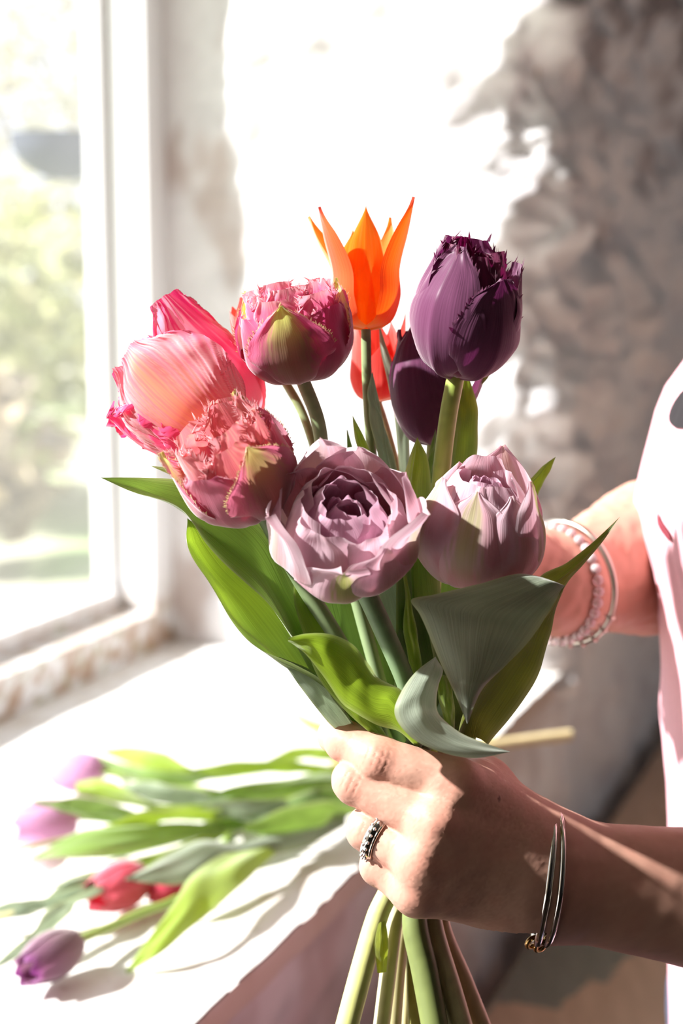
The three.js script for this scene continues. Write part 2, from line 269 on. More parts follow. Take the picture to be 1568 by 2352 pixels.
// ---------------------------------------------------------------- petals, leaves, stems
const rand = rng(91);
function petal(o) {                                                            // flower axes: y along the axis, millimetres
  const nu = o.nu ?? 26, nv = o.nv ?? 30, mid = o.mid, c2 = new THREE.CatmullRomCurve3(mid.map(([r, h]) => V(r, h, 0)), false, 'centripetal'), sd = o.seed ?? rand() * 100;
  const phi = o.phi ?? 0, er = V(Math.cos(phi), 0, Math.sin(phi)), et = V(-Math.sin(phi), 0, Math.cos(phi));
  const pointAt = (u, v) => {
    const m = c2.getPoint(v), t = c2.getTangent(v), w = Math.max(0, sample1(o.w, v)), s = u * w, k = 1 / (o.curl ? (typeof o.curl === 'number' ? o.curl : sample1(o.curl, v)) : Math.max(9, m.x * 1.02));
    let lat = Math.sin(k * s) / k, inn = (1 - Math.cos(k * s)) / k;
    inn += -(o.edge ?? 0) * Math.pow(Math.abs(u), 3) * v + (o.ruf ?? 0) * u * u * v * noise3(u * (o.rufF ?? 2), v * (o.rufF ?? 2) * 1.6, sd) - (o.rib ?? 0.4) * Math.exp(-u * u * 90) * (1 - v);
    inn += (o.pleat ?? 0) * noise3(u * 13 / (0.3 + v), v * 1.5, sd + 2) * Math.min(1, Math.abs(u) * 1.4) * v;
    inn += (o.wave ?? 0) * noise3(u * 1.3 + 4, v * 2.2, sd + 7);
    lat += (o.skew ?? 0) * v * v;
    return V(0, 0, 0).addScaledVector(er, m.x - t.y * inn).addScaledVector(V(0, 1, 0), m.y + t.x * inn).addScaledVector(et, lat);
  };
  const col = (u, v) => o.col(u, v, sd).map((x) => clamp(x, 0.002, 0.95));
  const V0 = (t) => 1 - Math.pow(1 - t, 1.25);
  const g = gridGeo(nu, nv, (a, b) => { const v = V0(b); let u = a * 2 - 1; if (o.nick && v > 0.3) u *= 1 - o.nick * Math.max(0, noise3(v * 22, Math.sign(u) * 5, sd)) * Math.abs(u); return pointAt(u, v); }, (a, b) => col(a * 2 - 1, V0(b)));
  if (!o.fringe) return g;
  const pos = [], colr = [], uv = [], F = o.fringe, rr = rng(Math.floor(sd * 1000) + 3), edge = [];
  for (let k = 0; k <= 120; k++) { const v = lerp(F.v0 ?? 0.55, 1, Math.pow(k / 120, 0.7)); edge.push([-1, Math.min(v, 0.995)]); } for (let k = 120; k >= 0; k--) { const v = lerp(F.v0 ?? 0.55, 1, Math.pow(k / 120, 0.7)); edge.push([1, Math.min(v, 0.995)]); }
  let acc = 0, last = null;
  for (const [u, v] of edge) {
    const p = pointAt(u, v); if (last) acc += p.distanceTo(last); const along = last ? p.clone().sub(last).normalize() : null; last = p;
    if (!along || acc < (F.gap ?? 1.0)) continue; acc = 0;
    const q = pointAt(u * 0.8, Math.max(0, v - 0.06)), out = p.clone().sub(q).normalize(), n = along.clone().cross(out).normalize();
    const L = (F.len ?? 3) * (0.45 + 0.9 * rr()), tip = p.clone().addScaledVector(out, L).addScaledVector(along, (rr() - 0.5) * L * 0.9).addScaledVector(n, (rr() - 0.5) * L * 1.1), hw = (F.w ?? 0.6) * (0.7 + 0.6 * rr());
    const mm = p.clone().lerp(tip, 0.55).addScaledVector(n, (rr() - 0.5) * 0.7);
    const A = p.clone().addScaledVector(along, -hw).addScaledVector(out, -0.3), B = p.clone().addScaledVector(along, hw).addScaledVector(out, -0.3), c0 = col(u, v), c1 = mix3(c0, F.col ?? [0.8, 0.6, 0.6], 0.75);
    const mA = mm.clone().addScaledVector(along, -hw * 0.55), mB = mm.clone().addScaledVector(along, hw * 0.55);
    for (const [x, c] of [[A, c0], [B, c0], [mB, c1], [A, c0], [mB, c1], [mA, c1], [mA, c1], [mB, c1], [tip, c1]]) { pos.push(x.x, x.y, x.z); colr.push(...c); uv.push(0.5, 0.5); }
  }
  const f = new THREE.BufferGeometry(); f.setAttribute('position', new THREE.Float32BufferAttribute(pos, 3)); f.setAttribute('uv', new THREE.Float32BufferAttribute(uv, 2)); f.setAttribute('color', new THREE.Float32BufferAttribute(colr, 3)); f.computeVertexNormals();
  return mergeGeometries([g.toNonIndexed(), f]);
}
// head frame: base at a point, axis direction, spin, size
function headMatrix(base, axis, spin = 0, size = 1) {
  const q = new THREE.Quaternion().setFromUnitVectors(V(0, 1, 0), axis.clone().normalize()).multiply(new THREE.Quaternion().setFromAxisAngle(V(0, 1, 0), spin));
  return new THREE.Matrix4().compose(base, q, V(size, size, size).multiplyScalar(0.001));
}
// spin so that flower azimuth phi = 0 faces the camera
function facing(base, axis) {
  const q = new THREE.Quaternion().setFromUnitVectors(V(0, 1, 0), axis.clone().normalize()).invert(), v = camera.position.clone().sub(base).applyQuaternion(q); return -Math.atan2(v.z, v.x);
}
const GREEN = { stem: [0.25, 0.36, 0.11], stemGreen: [0.21, 0.28, 0.12], pale: [0.52, 0.52, 0.22], blue: [0.22, 0.31, 0.21], leaf: [0.20, 0.34, 0.045], deep: [0.13, 0.24, 0.035], grey: [0.27, 0.35, 0.22], bright: [0.31, 0.46, 0.03], olive: [0.19, 0.24, 0.025] };  // deep: leaf green darkened to paint the shade inside the bunch
function stemGeo(pts, rmm, cTop, cBot, nt = 90) {
  return tube(pts, (v) => rmm / 1000 * (1 + 0.38 * sstep(0.45, 0.95, v)), (u, v, p) => mix3(cTop, cBot, sstep(0.55, 0.85, v)).map((x) => x * (1 + 0.10 * noise3(u * 9, v * 4, rmm) + 0.12 * noise3(p.x * 90, p.y * 300, p.z * 90))), 14, nt);
}
// a leaf lies between two edge curves; px lists of [x, y, dz]; bulge in millimetres towards the camera (+) or away (-)
function leafGeo(o) {
  const map = o.map ?? ((p) => P(p[0], p[1], p[2] ?? 0)), A = curve(o.A.map(map)), B = curve(o.B.map(map)), nu = o.nu ?? 18, nv = o.nv ?? 60, sd = o.seed ?? rand() * 50, c = o.col ?? GREEN.leaf, c2 = o.col2 ?? c;
  return gridGeo(nu, nv, (u, v) => {
    const a = A.getPoint(v), b = B.getPoint(v), w = b.clone().sub(a), t = A.getTangent(v).add(B.getTangent(v)), n = w.clone().cross(t).normalize(); if (n.dot(camera.position.clone().sub(a)) < 0) n.negate();
    const width = w.length(), s = 4 * u * (1 - u), e = Math.min(1, width / 0.012);
    return a.addScaledVector(w, u).addScaledVector(n, (o.bulge ?? 0) / 1000 * s * Math.min(1, width / 0.02) + (o.wave ?? 1.2) / 1000 * e * noise3(u * 1.6, v * 3.2, sd) + (o.crease ?? 0) / 1000 * e * Math.exp(-Math.pow((u - 0.5) / 0.06, 2)));
  }, (u, v, p) => { const rim = Math.pow(Math.abs(u * 2 - 1), 10), k = 1 + 0.14 * noise3(u * 2.5, v * 5, sd + 3), base = mix3(c, c2, sstep(0.2, 0.8, v + 0.15 * noise3(u * 3, v * 3, sd))); return mix3(base.map((x) => x * k), [0.50, 0.56, 0.26], 0.55 * rim); });
}
function sheets(list) { return list.length === 1 ? leafGeo(list[0]) : mergeGeometries(list.map(leafGeo)); }
const BUNCH = 'tulips held in the hand';
function tulip(name, label, group, o) {
  const pts = o.stem.map((p) => (p.isVector3 ? p : (o.map ?? ((q) => P(...q)))(p))), g = thing(name, label, 'tulip', pts[pts.length - 1], group);
  part('stem', stemGeo(pts, o.r, o.cTop ?? GREEN.stem, o.cBot ?? GREEN.pale), M.stem, g);
  const hm = headMatrix(o.base ?? pts[0], o.axis, (o.spin ?? 0) + facing(o.base ?? pts[0], o.axis), o.size ?? 1);
  for (const p of o.petals) { const geo = petal(p); geo.applyMatrix4(hm); part('petal', geo, o.mat ?? M.petal, g, p.label); }
  if (o.heart) for (let k = 0; k < 6; k++) { const a = k * 1.047; const s = tube([V(Math.cos(a) * 2, 0, Math.sin(a) * 2), V(Math.cos(a) * 5, 10, Math.sin(a) * 5), V(Math.cos(a) * 6, 20, Math.sin(a) * 6)], (v) => (v > 0.55 ? 1.5 : 0.7), () => o.heart, 6, 10); s.applyMatrix4(hm); part('stamen', s, M.stem, g); }
  for (const l of o.leaves ?? []) part('leaf', sheets([].concat(l)), M.leaf, g, [].concat(l)[0].label);
  return g;
}
const D = Math.PI / 180;

// ---- pigment of each kind
const streak = (u, v, s, f = 14) => 0.5 + 0.5 * noise3(u * f / (0.35 + v), v * 1.1, s);
const parrotOuter = (u, v, s) => {
  const e = Math.abs(u), f = streak(u, v, s, 5), g = streak(u, v, s + 4, 18), h = streak(u, v, s + 9, 24);
  let c = mix3(C('#efb4b8'), C('#e88fa0'), sstep(0.3, 0.8, g)); c = mix3(c, C('#fbecec'), sstep(0.5, 0.7, h) * sstep(0.3, 0.9, e + 0.25 * (f - 0.5)) * 0.85);
  c = mix3(c, C('#e58a58'), sstep(0.62, 0.05, e + 0.30 * (g - 0.5) + 0.28 * sstep(0.55, 1.0, v)) * 0.85); c = mix3(c, C('#dd6a74'), sstep(0.5, 0.75, h) * 0.5 * sstep(0.2, 0.6, v));
  c = mix3(c, C('#ec6c9a'), sstep(0.78, 1.05, e + 0.22 * (g - 0.5)) * (0.35 + 0.5 * v) + 0.35 * sstep(0.9, 1, v));
  return mix3(c, C('#ece2a6'), sstep(0.42, 0.05, v + 0.2 * e));
};
const parrotInner = (u, v, s) => { const g = streak(u, v, s, 12), e = Math.abs(u); let c = mix3(C('#f49aa8'), C('#ee2f78'), sstep(0.15, 0.6, v)); c = mix3(c, C('#fbc9d6'), sstep(0.55, 0.85, g) * 0.55 * sstep(0.3, 0.9, v)); return mix3(c, C('#e8447f'), sstep(0.7, 1, e) * 0.5); };
const roseOuter = (flame) => (u, v, s) => {
  const e = Math.abs(u), g = streak(u, v, s, 12), n = 0.5 + 0.5 * noise3(u * 3, v * 2.5, s);
  let c = mix3(C('#8f4552'), C('#c94a7c'), sstep(0.1, 0.75, v + 0.2 * (n - 0.5))); c = mix3(c, C('#e06a98'), sstep(0.45, 1.0, e + 0.2 * (g - 0.5)) * sstep(0.25, 0.8, v) * 0.8);
  c = mix3(c, C('#a1414f'), 0.35 * g * (1 - v));
  if (flame) c = mix3(c, mix3(C('#6f6c2c'), C('#c3cf5e'), sstep(0.4, 0.85, v)), sstep(0.70, 0.22, e - 0.5 * sstep(0.75, 1, v) + 0.30 * (g - 0.5)) * sstep(0.05, 0.4, v) * (0.55 + 0.45 * sstep(0.4, 0.9, v)));
  return c;
};
const roseInner = (u, v, s) => { const g = streak(u, v, s, 12); let c = mix3(C('#b81e50'), C('#e5719a'), sstep(0.15, 0.85, v)); c = mix3(c, C('#f3aec0'), sstep(0.6, 0.9, g) * 0.5 * v); return mix3(c, C('#f2c3b2'), sstep(0.85, 1, v) * 0.4); };
const roseHeart = (u, v, s) => mix3(C('#8c1450'), C('#b13a8a'), sstep(0.4, 1, v + 0.2 * noise3(u * 4, v * 4, s)));
const dustyOuter = (flame) => (u, v, s) => { const c = roseOuter(flame)(u, v, s); return mix3(c, C('#c9858a'), 0.38); };
const dustyInner = (u, v, s) => { const g = streak(u, v, s, 12); let c = mix3(C('#b23048'), C('#dd8188'), sstep(0.1, 0.8, v)); return mix3(c, C('#efb39e'), sstep(0.5, 0.9, g) * 0.55 * v); };
const mauve = (flame, warm = 0) => (u, v, s) => {
  const e = Math.abs(u), g = streak(u, v, s, 9), n = 0.5 + 0.5 * noise3(u * 2, v * 2, s + 5);
  let c = mix3(C('#d9a3a6'), C('#d9b3c0'), sstep(0.1, 0.7, v)); c = mix3(c, C('#e9d0d8'), 0.5 * g * v); c = mix3(c, C('#d2838f'), (0.35 + warm) * sstep(0.45, 0.8, n) * (1 - 0.6 * v)); c = mix3(c, C('#ecd9df'), sstep(0.8, 1, e) * 0.5);
  if (flame) c = mix3(c, C('#a7ab62'), sstep(0.34, 0.04, e - 0.1 * (1 - v) + 0.25 * (g - 0.5)) * sstep(0.18, 0.6, v) * flame);
  return mix3(c, C('#d9cf9f'), sstep(0.14, 0, v) * 0.5);
};
const mauveIn = (u, v, s) => { const g = streak(u, v, s, 9); return mix3(mix3(C('#c25c7c'), C('#cf9db4'), sstep(0.15, 0.7, v)), C('#e6cbd6'), 0.55 * g * sstep(0.3, 1, v)); };
const purpleOut = (u, v, s) => { const g = streak(u, v, s, 10); return mix3(mix3(C('#75245a'), C('#5c1646'), v), C('#85406f'), 0.45 * g * sstep(0.1, 0.5, v) * (1 - 0.4 * v)); };
const purpleIn = (u, v, s) => mix3(C('#5a0c38'), C('#7a0a48'), streak(u, v, s, 8));
const orangeOut = (u, v, s) => { const e = Math.abs(u), g = streak(u, v, s, 10); let c = mix3(C('#f0a818'), C('#f46a0c'), sstep(0.0, 0.25, v)); c = mix3(c, C('#f1561a'), 0.6 * sstep(0.75, 0.1, e) * sstep(0.1, 0.5, v) + 0.2 * g); return mix3(c, C('#e04a1e'), sstep(0.9, 1, v)); };
const orangeIn = (u, v, s) => { const e = Math.abs(u), g = streak(u, v, s, 10); return mix3(mix3(C('#ffb010'), C('#fb8a08'), sstep(0.1, 0.8, v)), C('#fff0a0'.slice(0, 7)), 0.12 * g).map((x, i) => x * (1 - 0.1 * Math.exp(-e * e * 300) * (i === 1 ? 1 : 0))); };
const redOut = (u, v, s) => mix3(mix3(C('#e9a53c'), C('#e33a2c'), sstep(0.02, 0.3, v)), C('#ef6a58'), 0.4 * streak(u, v, s, 9));

// ---- petal outlines, millimetres (r, h) from the flower base
const cup = (R, H, top, lean = 0) => [[2, 0], [R * 0.62, H * 0.06], [R * 0.97, H * 0.30], [R, H * 0.58], [lerp(R, top, 0.55) + lean * 0.4, H * 0.82], [top + lean, H]];
const ring = (n, phi0, make) => Array.from({ length: n }, (_, k) => make(phi0 + k * 2 * Math.PI / n, k));

// ---- where the stems cross in the fist and come out below
const fist = (x, z) => [[x, 1735, z], [x + 6, 1880, z - 4], [x + 16, 2030, z]];
const PALEB = [0.60, 0.55, 0.30];

// ---------------------------------------------------------------- the tulips in the hand
// parrot tulip, wide open, seen from the side
tulip('parrot_tulip', 'large open pink and cream parrot tulip with ruffled edges', BUNCH, {
  stem: [[564, 990, -22], [600, 1060, -34], [680, 1250, -42], [790, 1500, -44], ...fist(900, -44), [900, 2160, -40], [868, 2420, -34]], r: 3.2, cTop: GREEN.stem, cBot: PALEB,
  axis: dirCam(-0.74, 0.66, -0.08), size: 0.95, mat: M.petal,
  petals: [
    { phi: 22 * D, mid: [[2, 0], [21, 2], [36, 18], [39, 40], [35, 58], [28, 70]], w: [6, 28, 38, 38, 31, 14], curl: [30, 34, 42, 48, 52, 60], col: parrotOuter, ruf: 6, rufF: 2.2, edge: -1, wave: 2.5, pleat: 2.2, nick: 0.06, nu: 130, nv: 90, rib: 0.8 },
    { phi: 78 * D, mid: [[2, 0], [20, -2], [35, 10], [41, 30], [42, 48], [45, 58]], w: [6, 20, 26, 27, 22, 9], curl: 34, pleat: 2.5, col: parrotInner, ruf: 9, rufF: 3.4, wave: 3, nick: 0.14, nu: 50, nv: 60 },
    { phi: -52 * D, mid: [[2, 0], [17, 2], [29, 16], [32, 36], [32, 56], [33, 76]], w: [6, 26, 36, 38, 31, 14], curl: 32, pleat: 1.6, col: parrotInner, ruf: 4, rufF: 3, wave: 1.2, nick: 0.10, nu: 50, nv: 60 },
    { phi: 120 * D, mid: [[2, 0], [20, 2], [34, 18], [38, 38], [36, 54], [34, 66]], w: [6, 22, 29, 30, 25, 9], curl: 30, col: parrotInner, ruf: 7, rufF: 3, wave: 2, nu: 40, nv: 40 },
    { phi: 180 * D, mid: [[2, 0], [18, 2], [30, 18], [33, 38], [30, 54], [26, 66]], w: [6, 22, 30, 30, 24, 9], curl: 30, col: parrotInner, ruf: 6, rufF: 3, wave: 2, nu: 40, nv: 40 },
    { phi: -118 * D, mid: [[2, 0], [18, 2], [30, 18], [32, 38], [29, 54], [24, 68]], w: [6, 22, 29, 29, 24, 9], curl: 28, col: parrotInner, ruf: 6, rufF: 3, wave: 2, nick: 0.1, nu: 44, nv: 50 },
  ], heart: [0.35, 0.30, 0.08],
  leaves: [{ A: [[230, 1097, 22], [340, 1099, 12], [420, 1108, 4], [520, 1150, -4], [620, 1225, -10], [700, 1370, -12], [760, 1540, -14], [850, 1700, -20]], B: [[230, 1097, 22], [320, 1133, 20], [412, 1172, 18], [470, 1246, 18], [560, 1332, 16], [640, 1412, 12], [720, 1520, 0], [830, 1700, -14]], bulge: -7, col: GREEN.leaf, col2: GREEN.leaf, wave: 2, nu: 24, nv: 90 }],
});
// fringed rose tulips
const fr = (len, c = '#f6c3c6') => ({ len: len * 1.15, gap: 0.6, w: 0.5, v0: 0.6, col: C(c) });
function fringedPetals(outer, inner, heart, R, H, top, open = false) {
  return [
    ...ring(3, 0.16, (phi, k) => ({ phi, mid: [[2, 0], [R * 0.62, H * 0.06], [R * 0.97, H * 0.28], [R * 1.03, H * 0.55], [R * 1.0, H * 0.78], [R * 0.96, H * (k ? 1.02 : 0.94)]], w: [R * 0.24, R * 0.66, R * 0.88, R * 0.80, R * 0.40, R * 0.02], col: outer(1), edge: 0.5, ruf: 2.2, nick: 0.12, fringe: { ...fr(1.6, '#c9cf7e'), v0: 0.5 }, nu: 40, nv: 44, wave: 0.8 })),
    ...ring(3, 1.2, (phi) => ({ phi, mid: cup(R * 0.96, H * 0.82, top + 1), w: [R * 0.24, R * 0.62, R * 0.86, R * 0.86, R * 0.70, R * 0.34], col: outer(0), ruf: 2.5, fringe: fr(2.4), nu: 34, nv: 36, wave: 0.8 })),
    ...ring(5, 0.5, (phi, k) => ({ phi, mid: cup(R * 0.80, H * (0.98 + 0.06 * (k % 2)), top * 0.86), w: [R * 0.22, R * 0.45, R * 0.62, R * 0.66, R * 0.58, R * 0.30], col: inner, ruf: 4, rufF: 3, fringe: fr(3.2), nu: 28, nv: 32 })),
    ...ring(open ? 3 : 5, 0.1, (phi, k) => ({ phi, mid: cup(R * 0.58, H * (1.0 + 0.07 * ((k + 1) % 2)), top * 0.62), w: [R * 0.18, R * 0.34, R * 0.46, R * 0.52, R * 0.48, R * 0.28], col: inner, ruf: 5, rufF: 3.4, fringe: fr(3.4), nu: 24, nv: 28 })),
    ...ring(open ? 0 : 4, 0.7, (phi) => ({ phi, mid: cup(R * 0.34, H * 0.92, top * 0.40), w: [R * 0.12, R * 0.22, R * 0.30, R * 0.36, R * 0.36, R * 0.22], col: heart, ruf: 4, rufF: 4, fringe: fr(2.8, '#d070a8'), nu: 20, nv: 24 })),
  ];
}
tulip('fringed_tulip', 'upright rose-pink fringed double tulip with green flame, below the orange tulip', BUNCH, {
  stem: [[696, 876, -14], [728, 960, -17], [745, 1060, -22], [800, 1300, -36], [870, 1560, -40], ...fist(925, -52), [915, 2180, -52], [895, 2420, -46]], r: 3.6, cTop: [0.22, 0.30, 0.14], cBot: PALEB,
  axis: dirCam(-0.16, 0.94, 0.27), petals: fringedPetals(roseOuter, roseInner, roseHeart, 28, 46, 25),
  leaves: [{ A: [[675, 1320, 2], [680, 1400, 4], [700, 1470, 6], [740, 1570, 6], [800, 1640, 0], [880, 1710, -14]], B: [[690, 1300, -6], [730, 1370, -8], [765, 1450, -8], [800, 1540, -8], [850, 1620, -10], [900, 1710, -18]], bulge: 3, col: GREEN.bright },
    { A: [[835, 1120, -30], [822, 1040, -30], [812, 990, -30], [809, 953, -30]], B: [[880, 1130, -32], [858, 1060, -32], [836, 1005, -31], [809, 953, -30]], bulge: 4, col: GREEN.bright }],
});
tulip('fringed_tulip', 'dusty rose fringed double tulip tilted open beside the parrot tulip', BUNCH, {
  stem: [[598, 1166, 14], [650, 1262, 6], [692, 1335, 2], [772, 1465, -2], [850, 1605, -12], ...fist(880, -32), [868, 2100, -30], [830, 2230, -26], [780, 2420, -20]], r: 4.3, cTop: [0.22, 0.30, 0.14], cBot: [0.56, 0.57, 0.20],
  axis: dirCam(-0.42, 0.74, 0.55), spin: 0.5, petals: fringedPetals(dustyOuter, dustyInner, roseHeart, 28, 50, 25, true), heart: [0.46, 0.36, 0.14],
  leaves: [{ A: [[430, 1190, 12], [433, 1255, 12], [472, 1335, 12], [532, 1425, 12], [592, 1484, 10], [680, 1526, 6], [745, 1570, 0], [840, 1700, -16]], B: [[430, 1190, 12], [520, 1262, -6], [610, 1350, -14], [690, 1440, -18], [740, 1500, -18], [790, 1560, -18], [830, 1620, -20], [870, 1710, -24]], bulge: -8, col: GREEN.bright, col2: GREEN.leaf, nu: 24, nv: 80, wave: 2.4 },
    { A: [[866, 2235, -24], [861, 2160, -22], [874, 2095, -26]], B: [[888, 2232, -26], [891, 2160, -24], [882, 2095, -28]], bulge: 2, col: [0.50, 0.60, 0.03], wave: 0.5, nv: 24 },
    { A: [[640, 1508, 2], [690, 1578, 0], [745, 1650, -6], [820, 1720, -18]], B: [[640, 1508, 2], [722, 1545, -2], [772, 1610, -8], [850, 1720, -20]], bulge: 3, col: GREEN.grey }],
});
// mauve double tulips
const MW = (R) => [R * 0.26, R * 0.62, R * 0.82, R * 0.80, R * 0.56, R * 0.10], MWr = (R) => [R * 0.24, R * 0.56, R * 0.76, R * 0.80, R * 0.66, R * 0.34];
tulip('double_tulip', 'wide open pale mauve double tulip showing its layered heart', BUNCH, {
  stem: [[796, 1284, 18], [818, 1322, 18], [846, 1372, 17], [882, 1450, 13], [935, 1575, 4], [960, 1680, -8], ...fist(940, -28), [952, 2120, -26], [975, 2230, -24], [1010, 2420, -18]], r: 5.0, cTop: [0.20, 0.30, 0.15], cBot: [0.17, 0.21, 0.06],
  axis: dirCam(-0.03, 0.66, 0.75), spin: 0, size: 1.02,
  petals: [
    ...[[2, 1, 0.74, 9, 30], [70, 0.35, 1.04, 9, 28], [118, 0, 1.0, 2, 33], [158, 0.2, 1.24, -2, 27], [-160, 0.1, 1.14, -4, 36], [-108, 0, 1.04, 2, 33], [-62, 0.5, 1.14, 14, 27], [-34, 0.2, 0.86, 6, 30]].map(([p, f, h, l, w]) => ({ phi: p * D, mid: cup(35, 46 * h, 28, l), w: [w * 0.26, w * 0.66, w * 0.88, w * 0.84, w * 0.55, w * 0.05], curl: 31, col: mauve(f, 0.1), edge: -2.5, ruf: 2.5, rufF: 1.3, wave: 1.5, nu: 44, nv: 48 })),
    ...[[34, 0.94, 3], [88, 0.98, -1], [148, 1.02, -3], [-156, 1.04, -3], [-96, 0.92, 2], [-30, 0.86, 4]].map(([p, h, l]) => ({ phi: p * D, mid: cup(28, 45 * h, 20, l), w: MWr(36), curl: 24, col: mauve(0, 0.05), edge: -4, ruf: 4.5, rufF: 1.2, wave: 2.2, nu: 40, nv: 44 })),
    ...[[10, 0.96, 0], [100, 1.0, -3], [195, 1.02, -2], [-80, 0.92, 2]].map(([p, h, l]) => ({ phi: p * D, mid: cup(20, 44 * h, 12, l), w: MWr(30), curl: 18, col: mauveIn, edge: -3, ruf: 4, rufF: 1.2, wave: 2, nu: 34, nv: 38 })),
    ...[[60, 0.92], [200, 0.96]].map(([p, h]) => ({ phi: p * D, mid: cup(12, 42 * h, 3), w: MWr(20), curl: 10, col: mauveIn, edge: -2, ruf: 5, rufF: 1.8, wave: 2, nu: 28, nv: 30 })),
  ], heart: [0.40, 0.16, 0.14],
  leaves: [
    { A: [[662, 1466, 36], [702, 1455, 36], [760, 1457, 34], [812, 1482, 32], [852, 1532, 30], [868, 1556, 28], [920, 1584, 22], [980, 1690, -6]], B: [[662, 1474, 38], [702, 1502, 38], [742, 1552, 36], [782, 1612, 32], [806, 1632, 28], [860, 1664, 20], [906, 1674, 12], [960, 1720, -10]], bulge: -6, col: GREEN.bright, col2: GREEN.bright, wave: 2.5, nu: 22 },
    { A: [[1000, 1508, 26], [958, 1540, 34], [920, 1590, 42], [905, 1632, 46], [916, 1666, 47], [952, 1700, 47], [1020, 1730, 46], [1090, 1741, 45], [1172, 1727, 42]], B: [[1000, 1508, 26], [1014, 1538, 27], [1008, 1570, 30], [1001, 1600, 34], [1004, 1632, 38], [1020, 1655, 41], [1055, 1682, 43], [1110, 1706, 43], [1172, 1727, 42]], bulge: 6, col: [0.34, 0.41, 0.30], wave: 1.5, nu: 24, nv: 90, label: 'grey-green bent leaf over the hand' },
    { A: [[1004, 1545, 10], [1006, 1600, 8], [1018, 1650, 0], [1020, 1720, -10]], B: [[1030, 1555, 6], [1042, 1610, 4], [1044, 1660, -4], [1040, 1720, -12]], bulge: 3, col: GREEN.bright }],
});
tulip('double_tulip', 'rounded dusky mauve double tulip with green streaks, over the folded grey leaf', BUNCH, {
  stem: [[1090, 1340, 2], [1072, 1400, -2], [1060, 1500, -8], [1020, 1640, -16], ...fist(965, -36), [992, 2130, -34], [1035, 2280, -30], [1075, 2420, -26]], r: 4.6, cTop: [0.32, 0.42, 0.24], cBot: PALEB,
  axis: dirCam(0.07, 0.95, 0.28), spin: 0.05, size: 1.06,
  petals: [
    ...[[14, 0.75, 0.98, -2], [-46, 0.2, 0.95, 0], [-80, 1, 1.06, 4], [72, 0.6, 1.04, 3], [135, 0, 1.10, 0], [-150, 0.3, 1.30, -2]].map(([p, f, h, l]) => ({ phi: p * D, mid: cup(30, 49 * h, 17, l), w: [9, 21, 27, 26, 18, 1.5], curl: 27, col: mauve(f, 0.4), edge: -2, ruf: 2, wave: 1.0, nu: 40, nv: 44 })),
    ...[[40, 1.05], [105, 1.1], [170, 1.22], [-112, 1.12], [-20, 1.04]].map(([p, h]) => ({ phi: p * D, mid: cup(25, 48 * h, 12), w: MWr(28), curl: 20, col: mauve(0, 0.3), edge: -2, ruf: 2.5, rufF: 1.4, wave: 1.4, nu: 34, nv: 38 })),
    ...ring(5, 0.3, (phi) => ({ phi, mid: cup(17, 50, 6), w: MWr(20), curl: 13, col: mauveIn, edge: -2, ruf: 2.5, rufF: 1.4, wave: 1.2, nu: 26, nv: 28 })),
  ],
  leaves: [
    [{ A: [[1072, 1662, 30], [1042, 1588, 36], [1006, 1512, 40], [964, 1412, 42], [944, 1378, 42], [1000, 1366, 40], [1100, 1341, 38], [1200, 1316, 34], [1297, 1345, 30]], B: [[1074, 1662, 30], [1108, 1582, 36], [1160, 1530, 40], [1205, 1484, 42], [1235, 1444, 40], [1256, 1412, 38], [1272, 1386, 35], [1286, 1363, 32], [1297, 1345, 30]], bulge: 5, col: [0.25, 0.31, 0.20], wave: 1.6, nu: 30, nv: 110, label: 'large folded dull grey-green leaf' },
      { A: [[1050, 1700, -4], [1062, 1640, 14], [1088, 1578, 26], [1140, 1524, 32], [1200, 1474, 36], [1258, 1410, 36], [1297, 1345, 30]], B: [[1120, 1712, -6], [1155, 1665, 0], [1200, 1612, 4], [1242, 1540, 10], [1264, 1460, 16], [1276, 1400, 24], [1297, 1345, 30]], bulge: -5, col: GREEN.olive, wave: 1.2 }],
    { A: [[1190, 1440, -6], [1238, 1327, -4], [1300, 1292, -4], [1362, 1244, -4], [1423, 1187, -4]], B: [[1255, 1430, 2], [1296, 1348, 2], [1336, 1300, 0], [1384, 1244, -2], [1423, 1187, -4]], bulge: -4, crease: -1.5, col: GREEN.olive, wave: 0.6 }],
});
